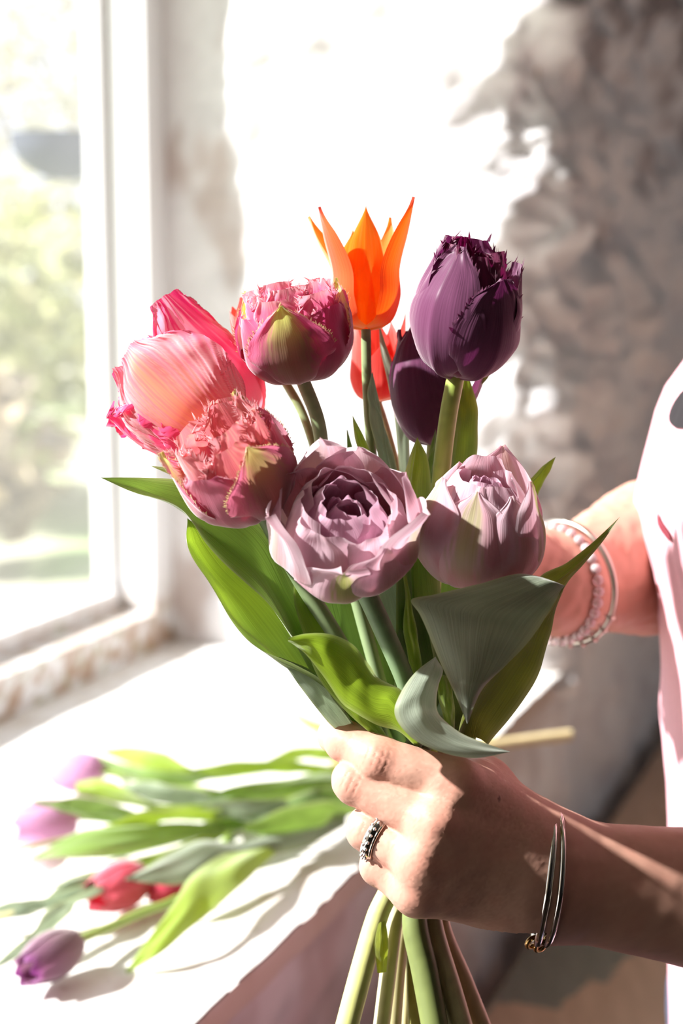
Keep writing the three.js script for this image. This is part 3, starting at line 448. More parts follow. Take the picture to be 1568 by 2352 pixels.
// lily-flowered orange tulip
const lily = (R, H, top, out) => [[2, 0], [R * 0.7, H * 0.05], [R, H * 0.24], [R * 0.98, H * 0.46], [lerp(R, top, 0.5), H * 0.74], [top, H]];
tulip('lily_flowered_tulip', 'orange lily-flowered tulip with pointed spreading petals', BUNCH, {
  stem: [[840, 756, -42], [842, 860, -44], [850, 1000, -46], [872, 1200, -50], [905, 1480, -54], ...fist(945, -58), [948, 2200, -60], [955, 2420, -58]], r: 2.6, cTop: GREEN.stemGreen, cBot: [0.48, 0.47, 0.14],
  axis: dirCam(0.0, 1, 0.02), spin: 0, size: 1.06,
  petals: [[-72, 63, 25, orangeOut], [68, 58, 25, orangeOut], [180, 61, 3, orangeIn], [118, 57, 33, orangeIn], [-128, 56, 16, orangeIn], [150, 50, 14, orangeIn]].map(([p, h, t, c]) => ({ phi: p * D, mid: lily(17, h, t), w: [6, 12, 13.5, 12, 8, 0.1], curl: 15, col: c, edge: -1.5, rib: 0.8, nu: 30, nv: 44 })),
  leaves: [{ A: [[860, 1300, -52], [880, 1450, -52], [905, 1600, -52], [920, 1720, -52]], B: [[1130, 1300, -58], [1120, 1450, -58], [1080, 1600, -58], [1030, 1720, -56]], bulge: -6, col: GREEN.deep, col2: GREEN.deep },
    { A: [[1000, 1380, 6], [985, 1440, 10], [1000, 1540, 8], [1040, 1700, -20]], B: [[1090, 1350, 0], [1120, 1440, 2], [1110, 1560, -4], [1090, 1710, -24]], bulge: -3, col: GREEN.deep },
    { A: [[890, 1140, -34], [866, 1040, -34], [846, 940, -34], [845, 890, -34], [855, 853, -34]], B: [[922, 1130, -36], [904, 1050, -37], [886, 985, -38], [869, 915, -36], [855, 853, -34]], bulge: 4, col: GREEN.grey, crease: 1 },
    { A: [[925, 1380, -30], [905, 1200, -38], [886, 1080, -40], [880, 1000, -40]], B: [[960, 1380, -32], [935, 1200, -40], [918, 1100, -42], [882, 1000, -40]], bulge: 3, col: GREEN.bright }],
});
// fringed purple tulip and the darker one behind
const teeth = (len, v0 = 0.74) => ({ len, gap: 1.5, w: 0.95, v0, col: C('#5a1238') });
const purplePetals = (R, H) => [
  { phi: 34 * D, mid: cup(R, H * 0.98, 15, -2), w: [R * 0.28, R * 0.76, R * 1.02, R * 0.96, R * 0.62, R * 0.12], col: purpleOut, ruf: 1.6, edge: 1, fringe: teeth(2.6, 0.8), nu: 44, nv: 50, rib: 1.6 },
  { phi: -42 * D, mid: cup(R * 1.03, H * 0.80, 21, 1), w: [R * 0.28, R * 0.74, R * 1.0, R * 0.94, R * 0.62, R * 0.10], col: purpleOut, ruf: 2.2, edge: 1.5, fringe: teeth(2.2, 0.55), nu: 44, nv: 50, rib: 1.0 },
  { phi: -112 * D, mid: cup(R * 1.02, H * 0.90, 22, 2), w: [R * 0.28, R * 0.72, R * 0.95, R * 0.9, R * 0.64, R * 0.22], col: purpleOut, ruf: 3, fringe: teeth(4.2), nu: 36, nv: 42 },
  { phi: 175 * D, mid: cup(R * 0.97, H * 1.02, 17, 2), w: [R * 0.28, R * 0.72, R * 0.95, R * 0.9, R * 0.66, R * 0.26], col: purpleOut, ruf: 3.5, fringe: teeth(4.6), nu: 36, nv: 42 },
  { phi: 106 * D, mid: cup(R * 0.98, H * 1.03, 16, 0), w: [R * 0.28, R * 0.72, R * 0.95, R * 0.9, R * 0.64, R * 0.22], col: purpleOut, ruf: 3, fringe: teeth(4.2), nu: 36, nv: 42 },
  ...[-10, 62, 135, 205, 280].map((p, k) => ({ phi: p * D, mid: cup(R * 0.8, H * (0.93 + 0.05 * (k % 3)), 13), w: [R * 0.22, R * 0.5, R * 0.68, R * 0.68, R * 0.52, R * 0.24], col: purpleIn, ruf: 4, rufF: 3, fringe: teeth(4.6), nu: 28, nv: 32 })),
];
tulip('fringed_purple_tulip', 'deep purple fringed tulip standing tall on a light green stem', BUNCH, {
  stem: [[1046, 866, -8], [1030, 950, -10], [1014, 1080, -14], [1000, 1250, -24], [985, 1480, -34], ...fist(985, -46), [1010, 2130, -44], [1062, 2260, -42], [1125, 2420, -38]], r: 4.5, cTop: [0.34, 0.44, 0.08], cBot: [0.58, 0.47, 0.27],
  axis: dirCam(0.14, 0.95, 0.24), mat: M.petalDark, petals: purplePetals(26.5, 66),
  leaves: [{ A: [[1020, 1240, -30], [1034, 1060, -26], [1042, 960, -26], [1052, 900, -26], [1068, 850, -26]], B: [[1075, 1240, -34], [1092, 1060, -32], [1097, 975, -32], [1090, 905, -30], [1070, 850, -26]], bulge: -5, col: GREEN.leaf, col2: GREEN.bright },
    { A: [[1060, 960, -40], [1082, 890, -42], [1110, 858, -42], [1140, 820, -42]], B: [[1080, 960, -44], [1098, 898, -44], [1124, 862, -43], [1140, 820, -42]], bulge: 2, col: GREEN.bright },
    { A: [[905, 1640, -16], [910, 1400, -6], [915, 1240, -4], [922, 1112, -6], [940, 1050, -8], [958, 1004, -10]], B: [[1010, 1640, -22], [1014, 1400, -14], [1000, 1240, -12], [991, 1130, -12], [980, 1050, -11], [958, 1004, -10]], bulge: -5, crease: -2.5, col: GREEN.deep, col2: GREEN.bright, nu: 24 }],
});
tulip('purple_tulip', 'narrow dark plum tulip hidden behind the tall purple one', BUNCH, {
  stem: [[992, 1022, -52], [985, 1120, -52], [970, 1300, -54], [965, 1500, -56], ...fist(960, -60), [978, 2200, -62], [990, 2420, -60]], r: 2.8, cTop: [0.30, 0.32, 0.10], cBot: PALEB,
  axis: dirCam(-0.1, 1, 0.0), mat: M.petalDark,
  petals: [...ring(3, 0.4, (phi) => ({ phi, mid: cup(19, 62, 12), w: [6, 14, 18, 17, 12, 1], col: purpleOut, ruf: 1.5 })), ...ring(3, 1.45, (phi) => ({ phi, mid: cup(18, 62, 11), w: [6, 14, 18, 17, 12, 1], col: purpleOut, ruf: 1.5 })),
    { phi: -78 * D, mid: [[2, 0], [14, 6], [26, 22], [33, 36], [38, 46]], w: [4, 10, 12, 9, 0.5], col: purpleOut }],
  leaves: [{ A: [[1170, 1240, -30], [1205, 1120, -30], [1240, 1075, -30], [1276, 1049, -30]], B: [[1215, 1230, -36], [1240, 1125, -34], [1262, 1085, -32], [1276, 1049, -30]], bulge: -3, crease: -1.5, col: GREEN.bright },
    { A: [[975, 1110, -36], [982, 1050, -36], [1000, 985, -36]], B: [[1000, 1110, -38], [1006, 1045, -38], [1000, 985, -36]], bulge: 2, col: GREEN.deep }],
});
tulip('red_tulip', 'coral red tulip behind the orange flower stem', BUNCH, {
  stem: [[868, 922, -80], [890, 990, -80], [912, 1080, -78], [925, 1300, -74], [935, 1550, -68], ...fist(930, -64), [925, 2420, -66]], r: 1.9, cTop: [0.42, 0.33, 0.16], cBot: PALEB,
  axis: dirCam(-0.02, 1, 0.05),
  petals: [[-80, 50, redOut, 16], [70, 46, redOut, 12], [-10, 30, redOut, 13], [180, 46, redOut, 8], [130, 44, redOut, 10], [-130, 44, redOut, 10]].map(([p, h, c, t]) => ({ phi: p * D, mid: lily(15, h, t), w: [4, 10, 12, 11, 7, 0.3], curl: 13, col: c })),
  leaves: [{ A: [[930, 1240, -60], [915, 1060, -60], [905, 960, -60], [888, 870, -60], [873, 800, -60], [870, 742, -60]], B: [[962, 1240, -62], [942, 1060, -62], [936, 960, -62], [911, 865, -61], [886, 792, -60], [870, 742, -60]], bulge: 3, col: GREEN.grey }],
});
tulip('red_tulip', 'orange-red tulip mostly hidden behind the fringed pink one', BUNCH, {
  stem: [[648, 866, -60], [690, 940, -60], [722, 1030, -58], [790, 1280, -56], [860, 1540, -56], ...fist(905, -58), [905, 2420, -58]], r: 2.4, cTop: [0.21, 0.28, 0.12], cBot: PALEB,
  axis: dirCam(-0.42, 0.9, 0.0),
  petals: ring(6, 0.2, (phi, k) => ({ phi, mid: cup(15, 46 - 3 * (k % 2), 11), w: [4, 10, 13, 12, 8, 0.5], col: redOut })),
  leaves: [{ A: [[345, 1070, -14], [395, 1092, -16], [470, 1125, -20], [580, 1220, -28], [740, 1460, -36], [860, 1700, -40]], B: [[345, 1070, -14], [402, 1076, -18], [480, 1100, -22], [600, 1190, -30], [770, 1440, -38], [890, 1700, -42]], bulge: 2, col: GREEN.bright },
    { A: [[800, 1110, -34], [797, 1040, -34], [796, 988, -34]], B: [[822, 1110, -35], [812, 1040, -35], [798, 988, -34]], bulge: 2, col: GREEN.deep },
    { A: [[630, 1060, -40], [680, 1150, -38], [720, 1330, -36], [790, 1560, -38], [870, 1710, -44]], B: [[680, 1065, -40], [760, 1180, -44], [880, 1340, -46], [920, 1560, -46], [940, 1710, -48]], bulge: -5, col: GREEN.deep, nu: 22 },
    { A: [[855, 1320, -8], [878, 1420, -8], [905, 1500, -10], [935, 1590, -14], [945, 1700, -22]], B: [[915, 1280, -16], [932, 1380, -16], [945, 1480, -18], [958, 1590, -20], [965, 1700, -26]], bulge: 3, col: GREEN.grey },
    { A: [[918, 1285, -4], [931, 1375, 0], [927, 1450, 2], [938, 1520, 0], [955, 1600, -10]], B: [[930, 1300, -6], [944, 1390, -4], [958, 1460, -2], [968, 1530, -4], [972, 1600, -12]], bulge: 2, col: GREEN.bright },
    { A: [[940, 1390, -8], [950, 1480, -10], [975, 1580, -14], [1000, 1710, -22]], B: [[1050, 1370, -14], [1070, 1480, -16], [1080, 1580, -18], [1080, 1710, -26]], bulge: -4, col: GREEN.deep }],
});

// ---------------------------------------------------------------- the person holding the bouquet
// distance fields: tapered capsules joined smoothly, meshed with surface nets
const smin = (a, b, k) => { const h = Math.max(k - Math.abs(a - b), 0) / k; return Math.min(a, b) - h * h * k * 0.25; };
function cap(a, b, ra, rb) {
  const ax = a.x, ay = a.y, az = a.z, dx = b.x - ax, dy = b.y - ay, dz = b.z - az, L = dx * dx + dy * dy + dz * dz || 1e-9;
  return (x, y, z) => { const px = x - ax, py = y - ay, pz = z - az, t = clamp((px * dx + py * dy + pz * dz) / L); const ex = px - dx * t, ey = py - dy * t, ez = pz - dz * t; return Math.sqrt(ex * ex + ey * ey + ez * ez) - lerp(ra, rb, t); };
}
const ell = (c, rx, ry, rz) => (x, y, z) => { const a = (x - c.x) / rx, b = (y - c.y) / ry, d = (z - c.z) / rz, k = Math.sqrt(a * a + b * b + d * d); return (k - 1) * Math.min(rx, ry, rz) * (k > 0.2 ? 1 : 1); };
const blend = (fs, k) => (x, y, z) => { let d = fs[0](x, y, z); for (let i = 1; i < fs.length; i++) d = smin(d, fs[i](x, y, z), k); return d; };
function nets(f, lo, hi, h, colFn, clip) {
  const nx = Math.ceil((hi.x - lo.x) / h), ny = Math.ceil((hi.y - lo.y) / h), nz = Math.ceil((hi.z - lo.z) / h), sx = nx + 1, sy = ny + 1, F = new Float32Array(sx * sy * (nz + 1));
  for (let k = 0, q = 0; k <= nz; k++) for (let j = 0; j <= ny; j++) for (let i = 0; i <= nx; i++) F[q++] = f(lo.x + i * h, lo.y + j * h, lo.z + k * h);
  const id = new Int32Array(F.length).fill(-1), pos = [], nor = [], col = [], idx = [], E = h * 0.35, o = [0, 1, sx, sx + 1, sx * sy, sx * sy + 1, sx * sy + sx, sx * sy + sx + 1];
  const edges = [[0, 1], [2, 3], [4, 5], [6, 7], [0, 2], [1, 3], [4, 6], [5, 7], [0, 4], [1, 5], [2, 6], [3, 7]];
  for (let k = 0; k < nz; k++) for (let j = 0; j < ny; j++) for (let i = 0; i < nx; i++) {
    const q = (k * sy + j) * sx + i; let m = 0; for (let c = 0; c < 8; c++) if (F[q + o[c]] < 0) m |= 1 << c; if (m === 0 || m === 255) continue;
    let x = 0, y = 0, z = 0, n = 0;
    for (const [a, b] of edges) { const fa = F[q + o[a]], fb = F[q + o[b]]; if ((fa < 0) === (fb < 0)) continue; const t = fa / (fa - fb); x += lerp(a & 1, b & 1, t); y += lerp((a >> 1) & 1, (b >> 1) & 1, t); z += lerp(a >> 2, b >> 2, t); n++; }
    x = lo.x + (i + x / n) * h; y = lo.y + (j + y / n) * h; z = lo.z + (k + z / n) * h;
    const gx = f(x + E, y, z) - f(x - E, y, z), gy = f(x, y + E, z) - f(x, y - E, z), gz = f(x, y, z + E) - f(x, y, z - E), gl = Math.hypot(gx, gy, gz) || 1, d0 = f(x, y, z);
    x -= gx / gl * d0 * 0.8; y -= gy / gl * d0 * 0.8; z -= gz / gl * d0 * 0.8;
    id[q] = pos.length / 3; pos.push(x, y, z); nor.push(gx / gl, gy / gl, gz / gl); col.push(...colFn(x, y, z));
  }
  const quad = (a, b, c, d, flip) => { if (a < 0 || b < 0 || c < 0 || d < 0) return; if (flip) idx.push(a, c, b, a, d, c); else idx.push(a, b, c, a, c, d); };
  for (let k = 0; k <= nz; k++) for (let j = 0; j <= ny; j++) for (let i = 0; i <= nx; i++) {
    const q = (k * sy + j) * sx + i, s = F[q] < 0;
    if (i < nx && j > 0 && k > 0 && (F[q + 1] < 0) !== s) quad(id[q - sx - sx * sy], id[q - sx * sy], id[q], id[q - sx], !s);
    if (j < ny && i > 0 && k > 0 && (F[q + sx] < 0) !== s) quad(id[q - 1 - sx * sy], id[q - 1], id[q], id[q - sx * sy], !s);
    if (k < nz && i > 0 && j > 0 && (F[q + sx * sy] < 0) !== s) quad(id[q - 1 - sx], id[q - sx], id[q], id[q - 1], !s);
  }
  const g = new THREE.BufferGeometry(); g.setAttribute('position', new THREE.Float32BufferAttribute(pos, 3)); g.setAttribute('normal', new THREE.Float32BufferAttribute(nor, 3)); g.setAttribute('color', new THREE.Float32BufferAttribute(col, 3)); g.setIndex(idx); return g;
}
const boundsOf = (pts, pad) => { const b = new THREE.Box3().setFromPoints(pts); b.expandByScalar(pad); return b; };
const mm = 0.001;

// left hand: back towards the camera, fingers closed round the stems
const J = (x, y, z) => P(x, y, z);
const hand = {};
{
  const c = (a, ra, b, rb) => cap(J(...a), J(...b), ra * mm, rb * mm);
  const palm = blend([
    c([1230, 1938, -22], 15.5, [1048, 1806, 1], 13.2), c([1224, 1980, -18], 15.5, [1003, 1893, 8], 13.4), c([1224, 2022, -18], 15.5, [970, 1978, 8], 12.6), c([1224, 2064, -22], 15.5, [958, 2050, 2], 11.6),
    c([1205, 1990, -30], 20, [1040, 1930, -18], 16), c([1215, 2066, -32], 16, [1020, 2052, -24], 13), c([1222, 1940, -32], 16, [1110, 1806, -38], 14), c([1226, 1948, -26], 17, [1092, 1812, -18], 15)], 12 * mm);
  const thumb = blend([c([1112, 1806, -34], 13.5, [1030, 1738, -66], 11.5), c([1030, 1738, -66], 11.2, [950, 1716, -82], 9.8), c([950, 1716, -82], 9.6, [905, 1706, -84], 8.2)], 4 * mm);
  const fingers = [
    [[1046, 1803, 1, 12.8], [868, 1744, -4, 11.3], [792, 1702, -16, 9.8], [766, 1690, -34, 8.6]],
    [[1002, 1893, 6, 12.6], [816, 1796, -8, 10.9], [806, 1790, -38, 9.4], [850, 1800, -62, 8.4]],
    [[968, 1978, 5, 12.0], [845, 1906, -8, 10.5], [838, 1896, -36, 9.0], [880, 1900, -64, 8.2]],
    [[957, 2050, 0, 11.2], [872, 1988, -10, 9.6], [868, 1980, -34, 8.2], [905, 1985, -60, 7.4]],
  ];
  const chains = fingers.map((f) => blend([0, 1, 2].map((k) => c(f[k].slice(0, 3), f[k][3], f[k + 1].slice(0, 3), f[k + 1][3])), 3.5 * mm));
  const fore = blend([cap(J(1210, 1962, -20), J(1640, 2016, -44), 17 * mm, 24 * mm), cap(J(1210, 2058, -20), J(1640, 2118, -44), 17 * mm, 25 * mm), cap(J(1230, 2010, -22), J(1640, 2066, -46), 19 * mm, 28 * mm), cap(J(1640, 2066, -46), V(0.335, 1.0, -0.83), 30 * mm, 37 * mm)], 14 * mm);
  const folds = [];                                                           // creases across the finger joints and the web of the index finger
  const crease = (p, dir, len, deep, w) => folds.push([J(...p), dirCam(...dir), len * mm, deep * mm, w * mm]);
  for (const k of [-10, -3, 4, 10]) { crease([866 + k * 2.2, 1742 + k * 0.8, 7], [0.36, 0.93, 0], 8, 0.20, 0.55); }
  for (const k of [-7, -1, 5]) crease([808 + k * 2.4, 1798 + k, 3], [0.42, 0.9, 0], 7, 0.20, 0.55);
  for (const k of [-4, 2]) crease([826 + k * 2.4, 1902 + k, 2], [0.35, 0.93, 0], 6, 0.18, 0.5);
  crease([852, 1986, -2], [0.35, 0.93, 0], 5, 0.18, 0.5); crease([800, 1706, -7], [0.4, 0.9, 0], 6, 0.2, 0.5); crease([808, 1710, -6], [0.4, 0.9, 0], 6, 0.14, 0.5);
  const webs = [[880, 1800], [930, 1822], [980, 1824], [1020, 1805]].map((p) => J(p[0], p[1], 12));
  const foldAt = (x, y, z) => {
    let s = 0;
    for (const [o, d, L, deep, w] of folds) { const px = x - o.x, py = y - o.y, pz = z - o.z; if (px * px + py * py + pz * pz > 4e-4) continue; const a = px * d.x + py * d.y + pz * d.z; if (Math.abs(a) > L) continue; const bx = px - a * d.x, by = py - a * d.y, bow = bx * bx + by * by; const r = Math.sqrt(bow); s += deep * Math.exp(-(r * r) / (w * w)) * (1 - (a / L) ** 2); }
    return s;
  };
  const raw = (x, y, z) => {
    let e = chains[0](x, y, z); for (let k = 1; k < 4; k++) e = smin(e, chains[k](x, y, z), 1.4 * mm); let d = smin(palm(x, y, z), e, 5 * mm); d = smin(d, thumb(x, y, z), 8 * mm); d = smin(d, fore(x, y, z), 22 * mm);
    return d;
  };
  hand.f = (x, y, z) => { let d = raw(x, y, z); if (d < 0.012) d += foldAt(x, y, z) - 0.00005 * noise3(x * 700, y * 700, z * 700) - 0.00025 * noise3(x * 70, y * 70, z * 70); return d; };
  hand.far = raw;
  const knuckles = [[1046, 1790, 12], [868, 1744, 8], [1002, 1893, 18], [812, 1800, 2], [968, 1975, 16], [840, 1908, 2], [957, 2050, 10], [866, 1990, -2], [792, 1700, -8]].map((p) => J(...p));
  const moles = [[1143, 1827, 0, 0.9]].map((p) => [J(p[0], p[1], p[2]), p[3] * mm]);
  hand.col = (x, y, z) => {
    let c = [0.53, 0.295, 0.215]; const n = noise3(x * 60, y * 60, z * 60), m = noise3(x * 260, y * 260, z * 260); c = mix3(c, [0.54, 0.24, 0.175], clamp(0.35 * n));
    let kn = 0; for (const k of knuckles) kn = Math.max(kn, Math.exp(-((x - k.x) ** 2 + (y - k.y) ** 2 + (z - k.z) ** 2) / 9e-5)); c = mix3(c, [0.58, 0.22, 0.16], 0.5 * kn); c = c.map((e) => e * (1 + 0.05 * m));
    for (const [p, r] of moles) if (Math.hypot(x - p.x, y - p.y) < r && z > p.z - 0.02) c = mix3(c, [0.12, 0.05, 0.04], 0.8);
    return c;
  };
}
const skinCol = (x, y, z) => { const n = noise3(x * 40, y * 40, z * 40); return mix3([0.55, 0.31, 0.225], [0.54, 0.25, 0.175], clamp(0.3 + 0.35 * n)); };
{
  const TZ = -0.95, person = thing('person', 'person in a loose pink shirt holding the tulip bouquet in one hand', 'person', V(0.30, 0, TZ));
  // near arm and hand
  const bb = new THREE.Box3(P(700, 2180, -96), P(1290, 1610, 30)); bb.min.z = Math.min(bb.min.z, -0.93); bb.max.z = -0.70;
  const lo = V(P(700, 2000, -20).x, P(900, 2190, 20).y, P(900, 2000, -100).z - 0.02), hi = V(P(1262, 2000, 0).x, P(900, 1600, -60).y + 0.01, P(900, 1700, 30).z + 0.04);
  const g1 = nets(hand.f, lo, hi, 0.0014, hand.col);
  const foreF = (x, y, z) => hand.far(x, y, z) - 0.00025 * noise3(x * 70, y * 70, z * 70);
  const g2 = nets(foreF, V(hi.x - 0.0028, 0.90, -0.93), V(0.315, 1.10, -0.72), 0.0034, hand.col);
  // far arm, mostly behind the flowers
  const q = (x, y, d) => at(x, y, d), FW = q(1285, 1335, 0.985), FM = q(1500, 1278, 1.06), FE = V(0.315, 1.11, -1.245);
  const fc = (a, ra, b, rb) => cap(a, b, ra * mm, rb * mm);
  const farPalm = blend([fc(q(1285, 1300, 0.985), 17, q(1190, 1270, 0.96), 14), fc(q(1285, 1360, 0.985), 17, q(1180, 1330, 0.955), 14), fc(q(1280, 1330, 0.98), 19, q(1170, 1300, 0.955), 15), fc(q(1285, 1385, 0.985), 14, q(1200, 1380, 0.96), 12)], 12 * mm);
  const farFingers = [[1178, 1258, 1125, 1250, 1085, 1262], [1172, 1292, 1115, 1290, 1075, 1300], [1172, 1326, 1115, 1330, 1080, 1338], [1182, 1366, 1130, 1372, 1098, 1376]].map(([a, b, c, d, e, g], k) => blend([fc(q(a, b, 0.955), 10.5 - (k === 3), q(c, d, 0.935), 9 - (k === 3)), fc(q(c, d, 0.935), 9 - (k === 3), q(e, g, 0.945), 7.8 - (k === 3))], 3 * mm));
  const farThumb = blend([fc(q(1250, 1290, 0.97), 13, q(1190, 1235, 0.95), 10.5), fc(q(1190, 1235, 0.95), 10.5, q(1140, 1215, 0.94), 8.5)], 4 * mm);
  const farArm = blend([fc(FW, 21, FM, 42), fc(q(1275, 1305, 0.985), 17, q(1480, 1235, 1.06), 36), fc(q(1275, 1372, 0.985), 17, q(1480, 1340, 1.06), 34), fc(FM, 42, FE, 44)], 14 * mm);
  const farAll = (x, y, z) => { let d = farPalm(x, y, z); for (const f of farFingers) d = smin(d, f(x, y, z), 3 * mm); d = smin(d, farThumb(x, y, z), 6 * mm); d = smin(d, farArm(x, y, z), 20 * mm); return d - 0.0006 * noise3(x * 80, y * 80, z * 80); };
  const g3 = nets(farAll, V(0.055, 1.06, -1.22), V(0.262, 1.27, -0.86), 0.003, skinCol);
  // trunk, upper arms, neck and head
  const sh = [V(0.325, 1.30, -0.80), V(0.325, 1.30, -1.13)];
  const trunk = blend([ell(V(0.315, 1.16, TZ), 0.105, 0.19, 0.15), ell(V(0.32, 0.98, TZ), 0.10, 0.17, 0.14), ell(V(0.325, 0.86, TZ), 0.105, 0.12, 0.165), cap(sh[0], sh[1], 0.055, 0.055), cap(V(0.335, 1.30, TZ), V(0.315, 1.44, TZ), 0.056, 0.05),
    cap(sh[0], V(0.34, 1.0, -0.83), 0.046, 0.037), cap(V(0.34, 1.0, -0.83), V(0.30, 1.0, -0.835), 0.036, 0.034), cap(sh[1], V(0.32, 1.11, -1.245), 0.046, 0.042), cap(V(0.32, 1.11, -1.245), V(0.25, 1.135, -1.16), 0.043, 0.042)], 0.04);
  const HC = V(0.305, 1.545, TZ), tiltQ = new THREE.Quaternion().setFromEuler(new THREE.Euler(0, 0, 0.22));
  const hp = (x, y, z) => V(x, y, z).applyQuaternion(tiltQ).add(HC);
  const head = blend([ell(hp(0.012, 0.03, 0), 0.098, 0.10, 0.076), ell(hp(-0.03, -0.045, 0), 0.062, 0.075, 0.058), cap(hp(-0.068, -0.092, -0.012), hp(-0.068, -0.092, 0.012), 0.018, 0.018)], 0.03);
  const feat = blend([cap(hp(-0.084, 0.018, 0), hp(-0.106, -0.024, 0), 0.008, 0.012), cap(hp(-0.094, -0.030, 0.010), hp(-0.094, -0.030, -0.010), 0.008, 0.008), cap(hp(-0.072, 0.034, 0.042), hp(-0.083, 0.036, 0.016), 0.007, 0.007), cap(hp(-0.072, 0.034, -0.042), hp(-0.083, 0.036, -0.016), 0.007, 0.007), cap(hp(-0.071, 0.013, 0.043), hp(-0.080, 0.014, 0.020), 0.0085, 0.0085), cap(hp(-0.071, 0.013, -0.043), hp(-0.080, 0.014, -0.020), 0.0085, 0.0085),
    cap(hp(-0.086, -0.054, 0.018), hp(-0.090, -0.054, -0.018), 0.006, 0.006), cap(hp(-0.084, -0.066, 0.014), hp(-0.087, -0.066, -0.014), 0.007, 0.007), ell(hp(0.012, -0.01, 0.076), 0.018, 0.03, 0.008), ell(hp(0.012, -0.01, -0.076), 0.018, 0.03, 0.008)], 0.006);
  const neckF = cap(V(0.335, 1.30, TZ), V(0.315, 1.45, TZ), 0.056, 0.05);
  const headF = (x, y, z) => smin(smin(head(x, y, z), feat(x, y, z), 0.010), neckF(x, y, z), 0.03);
  const lipC = hp(-0.088, -0.06, 0);
  const g4 = nets(trunk, V(0.12, 0.72, -1.34), V(0.50, 1.42, -0.68), 0.012, skinCol);
  const g5 = nets(headF, V(0.16, 1.40, -1.07), V(0.45, 1.67, -0.83), 0.004, (x, y, z) => { const d = Math.hypot((y - lipC.y) / 0.011, (z - lipC.z) / 0.026); return d < 1 && x < 0.26 ? [0.50, 0.18, 0.16] : skinCol(x, y, z); });
  const body = part('body', mergeGeometries([g1, g2, g3, g4, g5]), M.skin, person, 'bare skin');
  for (const s of [-1, 1]) { const e = new THREE.SphereGeometry(0.0115, 16, 12); const c = hp(-0.0735, 0.006, 0.031 * s); e.translate(c.x, c.y, c.z); part('eye', e, std({ color: 0xf2eeea, roughness: 0.2 }), person); const i = new THREE.SphereGeometry(0.0052, 12, 10), ci = hp(-0.0806, 0.002, 0.031 * s); i.translate(ci.x, ci.y, ci.z); part('iris', i, std({ color: 0x3a2a1c, roughness: 0.2 }), person); }
  const hairF = (x, y, z) => { const v = V(x, y, z).sub(HC).applyQuaternion(tiltQ.clone().invert()), d = Math.sqrt(((v.x - 0.022) / 0.106) ** 2 + ((v.y - (v.y > 0.035 ? 0.035 : 0.035)) / (v.y > 0.035 ? 0.112 : 0.19)) ** 2 + (v.z / 0.090) ** 2) - 1, front = -(v.x + 0.058 - 0.75 * Math.max(0, v.y - 0.075)), low = -(v.y + 0.13); return Math.max(d * 0.09, front, low, 0.0) === 0 ? -0.01 : Math.max(d * 0.09 + 0.003 * noise3(v.x * 30, v.y * 120, v.z * 120), front, low); };
  part('hair', nets(hairF, V(0.14, 1.40, -1.08), V(0.48, 1.70, -0.82), 0.005, (x, y, z) => mix3([0.10, 0.055, 0.03], [0.17, 0.10, 0.055], 0.5 + 0.5 * noise3(x * 20, y * 150, z * 150))), std({ vertexColors: true, roughness: 0.5 }), person);
  // shirt: rings round the trunk, its front following the chest
  const fy = [[700, 1600], [760, 1590], [820, 1572], [900, 1521], [960, 1502], [1080, 1480], [1180, 1464], [1250, 1467], [1330, 1490], [1480, 1520], [1600, 1527], [1700, 1531], [1780, 1544], [1900, 1556], [2100, 1566], [2300, 1570], [2600, 1574]].map(([y, x]) => at(x + 22, y, 0.95 + 0.02));
  const frontX = (y) => { for (let k = 0; k < fy.length - 1; k++) if (y <= fy[k].y && y >= fy[k + 1].y) return lerp(fy[k].x, fy[k + 1].x, (fy[k].y - y) / (fy[k].y - fy[k + 1].y)); return y > fy[0].y ? fy[0].x : fy[fy.length - 1].x; };
  const shirtP = (a, y, k = 0) => {                                            // a = 0 faces the window, PI/2 faces the camera
    const top = sstep(1.24, 1.345, y), fx = frontX(y), backX = 0.445 - 0.03 * top, cx = (fx + backX) / 2, rx = (backX - fx) / 2, rz = lerp(0.185, 0.16, top) * lerp(1, 0.93, sstep(1.0, 0.9, y) * sstep(0.75, 0.9, y));
    const ca = Math.cos(a), sa = Math.sin(a), n = 0.55, sx = Math.sign(ca) * Math.pow(Math.abs(ca), 0.85), sz = Math.sign(sa) * Math.pow(Math.abs(sa), 0.9);
    const fold = (0.005 * noise3(Math.cos(a) * 3.2 + y * 1.5, y * 5, Math.sin(a) * 3.2) + 0.002 * noise3(Math.cos(a) * 9 + y * 4, y * 9, Math.sin(a) * 9)) * Math.min(1, Math.abs(sa) * 1.6 + 0.15) + k;
    return V(cx - (rx + fold) * sx, y, TZ + (rz + fold) * sz);
  };
  const shirtCol = (x, y, z) => { const n = fbm(x * 30, y * 30, z * 30, 3), w = noise3(x * 900, y * 900, z * 900); return mix3([0.76, 0.40, 0.44], [0.72, 0.37, 0.42], clamp(0.5 + n)).map((e) => e * (1 + 0.03 * w)); };
  const NA2 = 360, NY = 300, sg = gridGeo(NA2, NY, (u, v) => shirtP(u * Math.PI * 2, lerp(0.80, 1.362, v)), (u, v, p) => shirtCol(p.x, p.y, p.z));
  const shirt = part('shirt', sg, M.shirt, person, 'loose pink cotton shirt');
  // the dark layer that shows in the rounded opening at the collar, and a small slit lower down
  const onShirt = (px, py) => { const t = at(px, py, 1).sub(camera.position); let best = null, bd = 1; for (let i = 0; i <= 200; i++) for (let j = 0; j <= 60; j++) { const a = lerp(0.0, 1.5, i / 200), y = lerp(1.05, 1.34, j / 60), p = shirtP(a, y).sub(camera.position), d = p.clone().cross(t).length() / t.length(); if (d < bd) { bd = d; best = [a, y]; } } return best; };
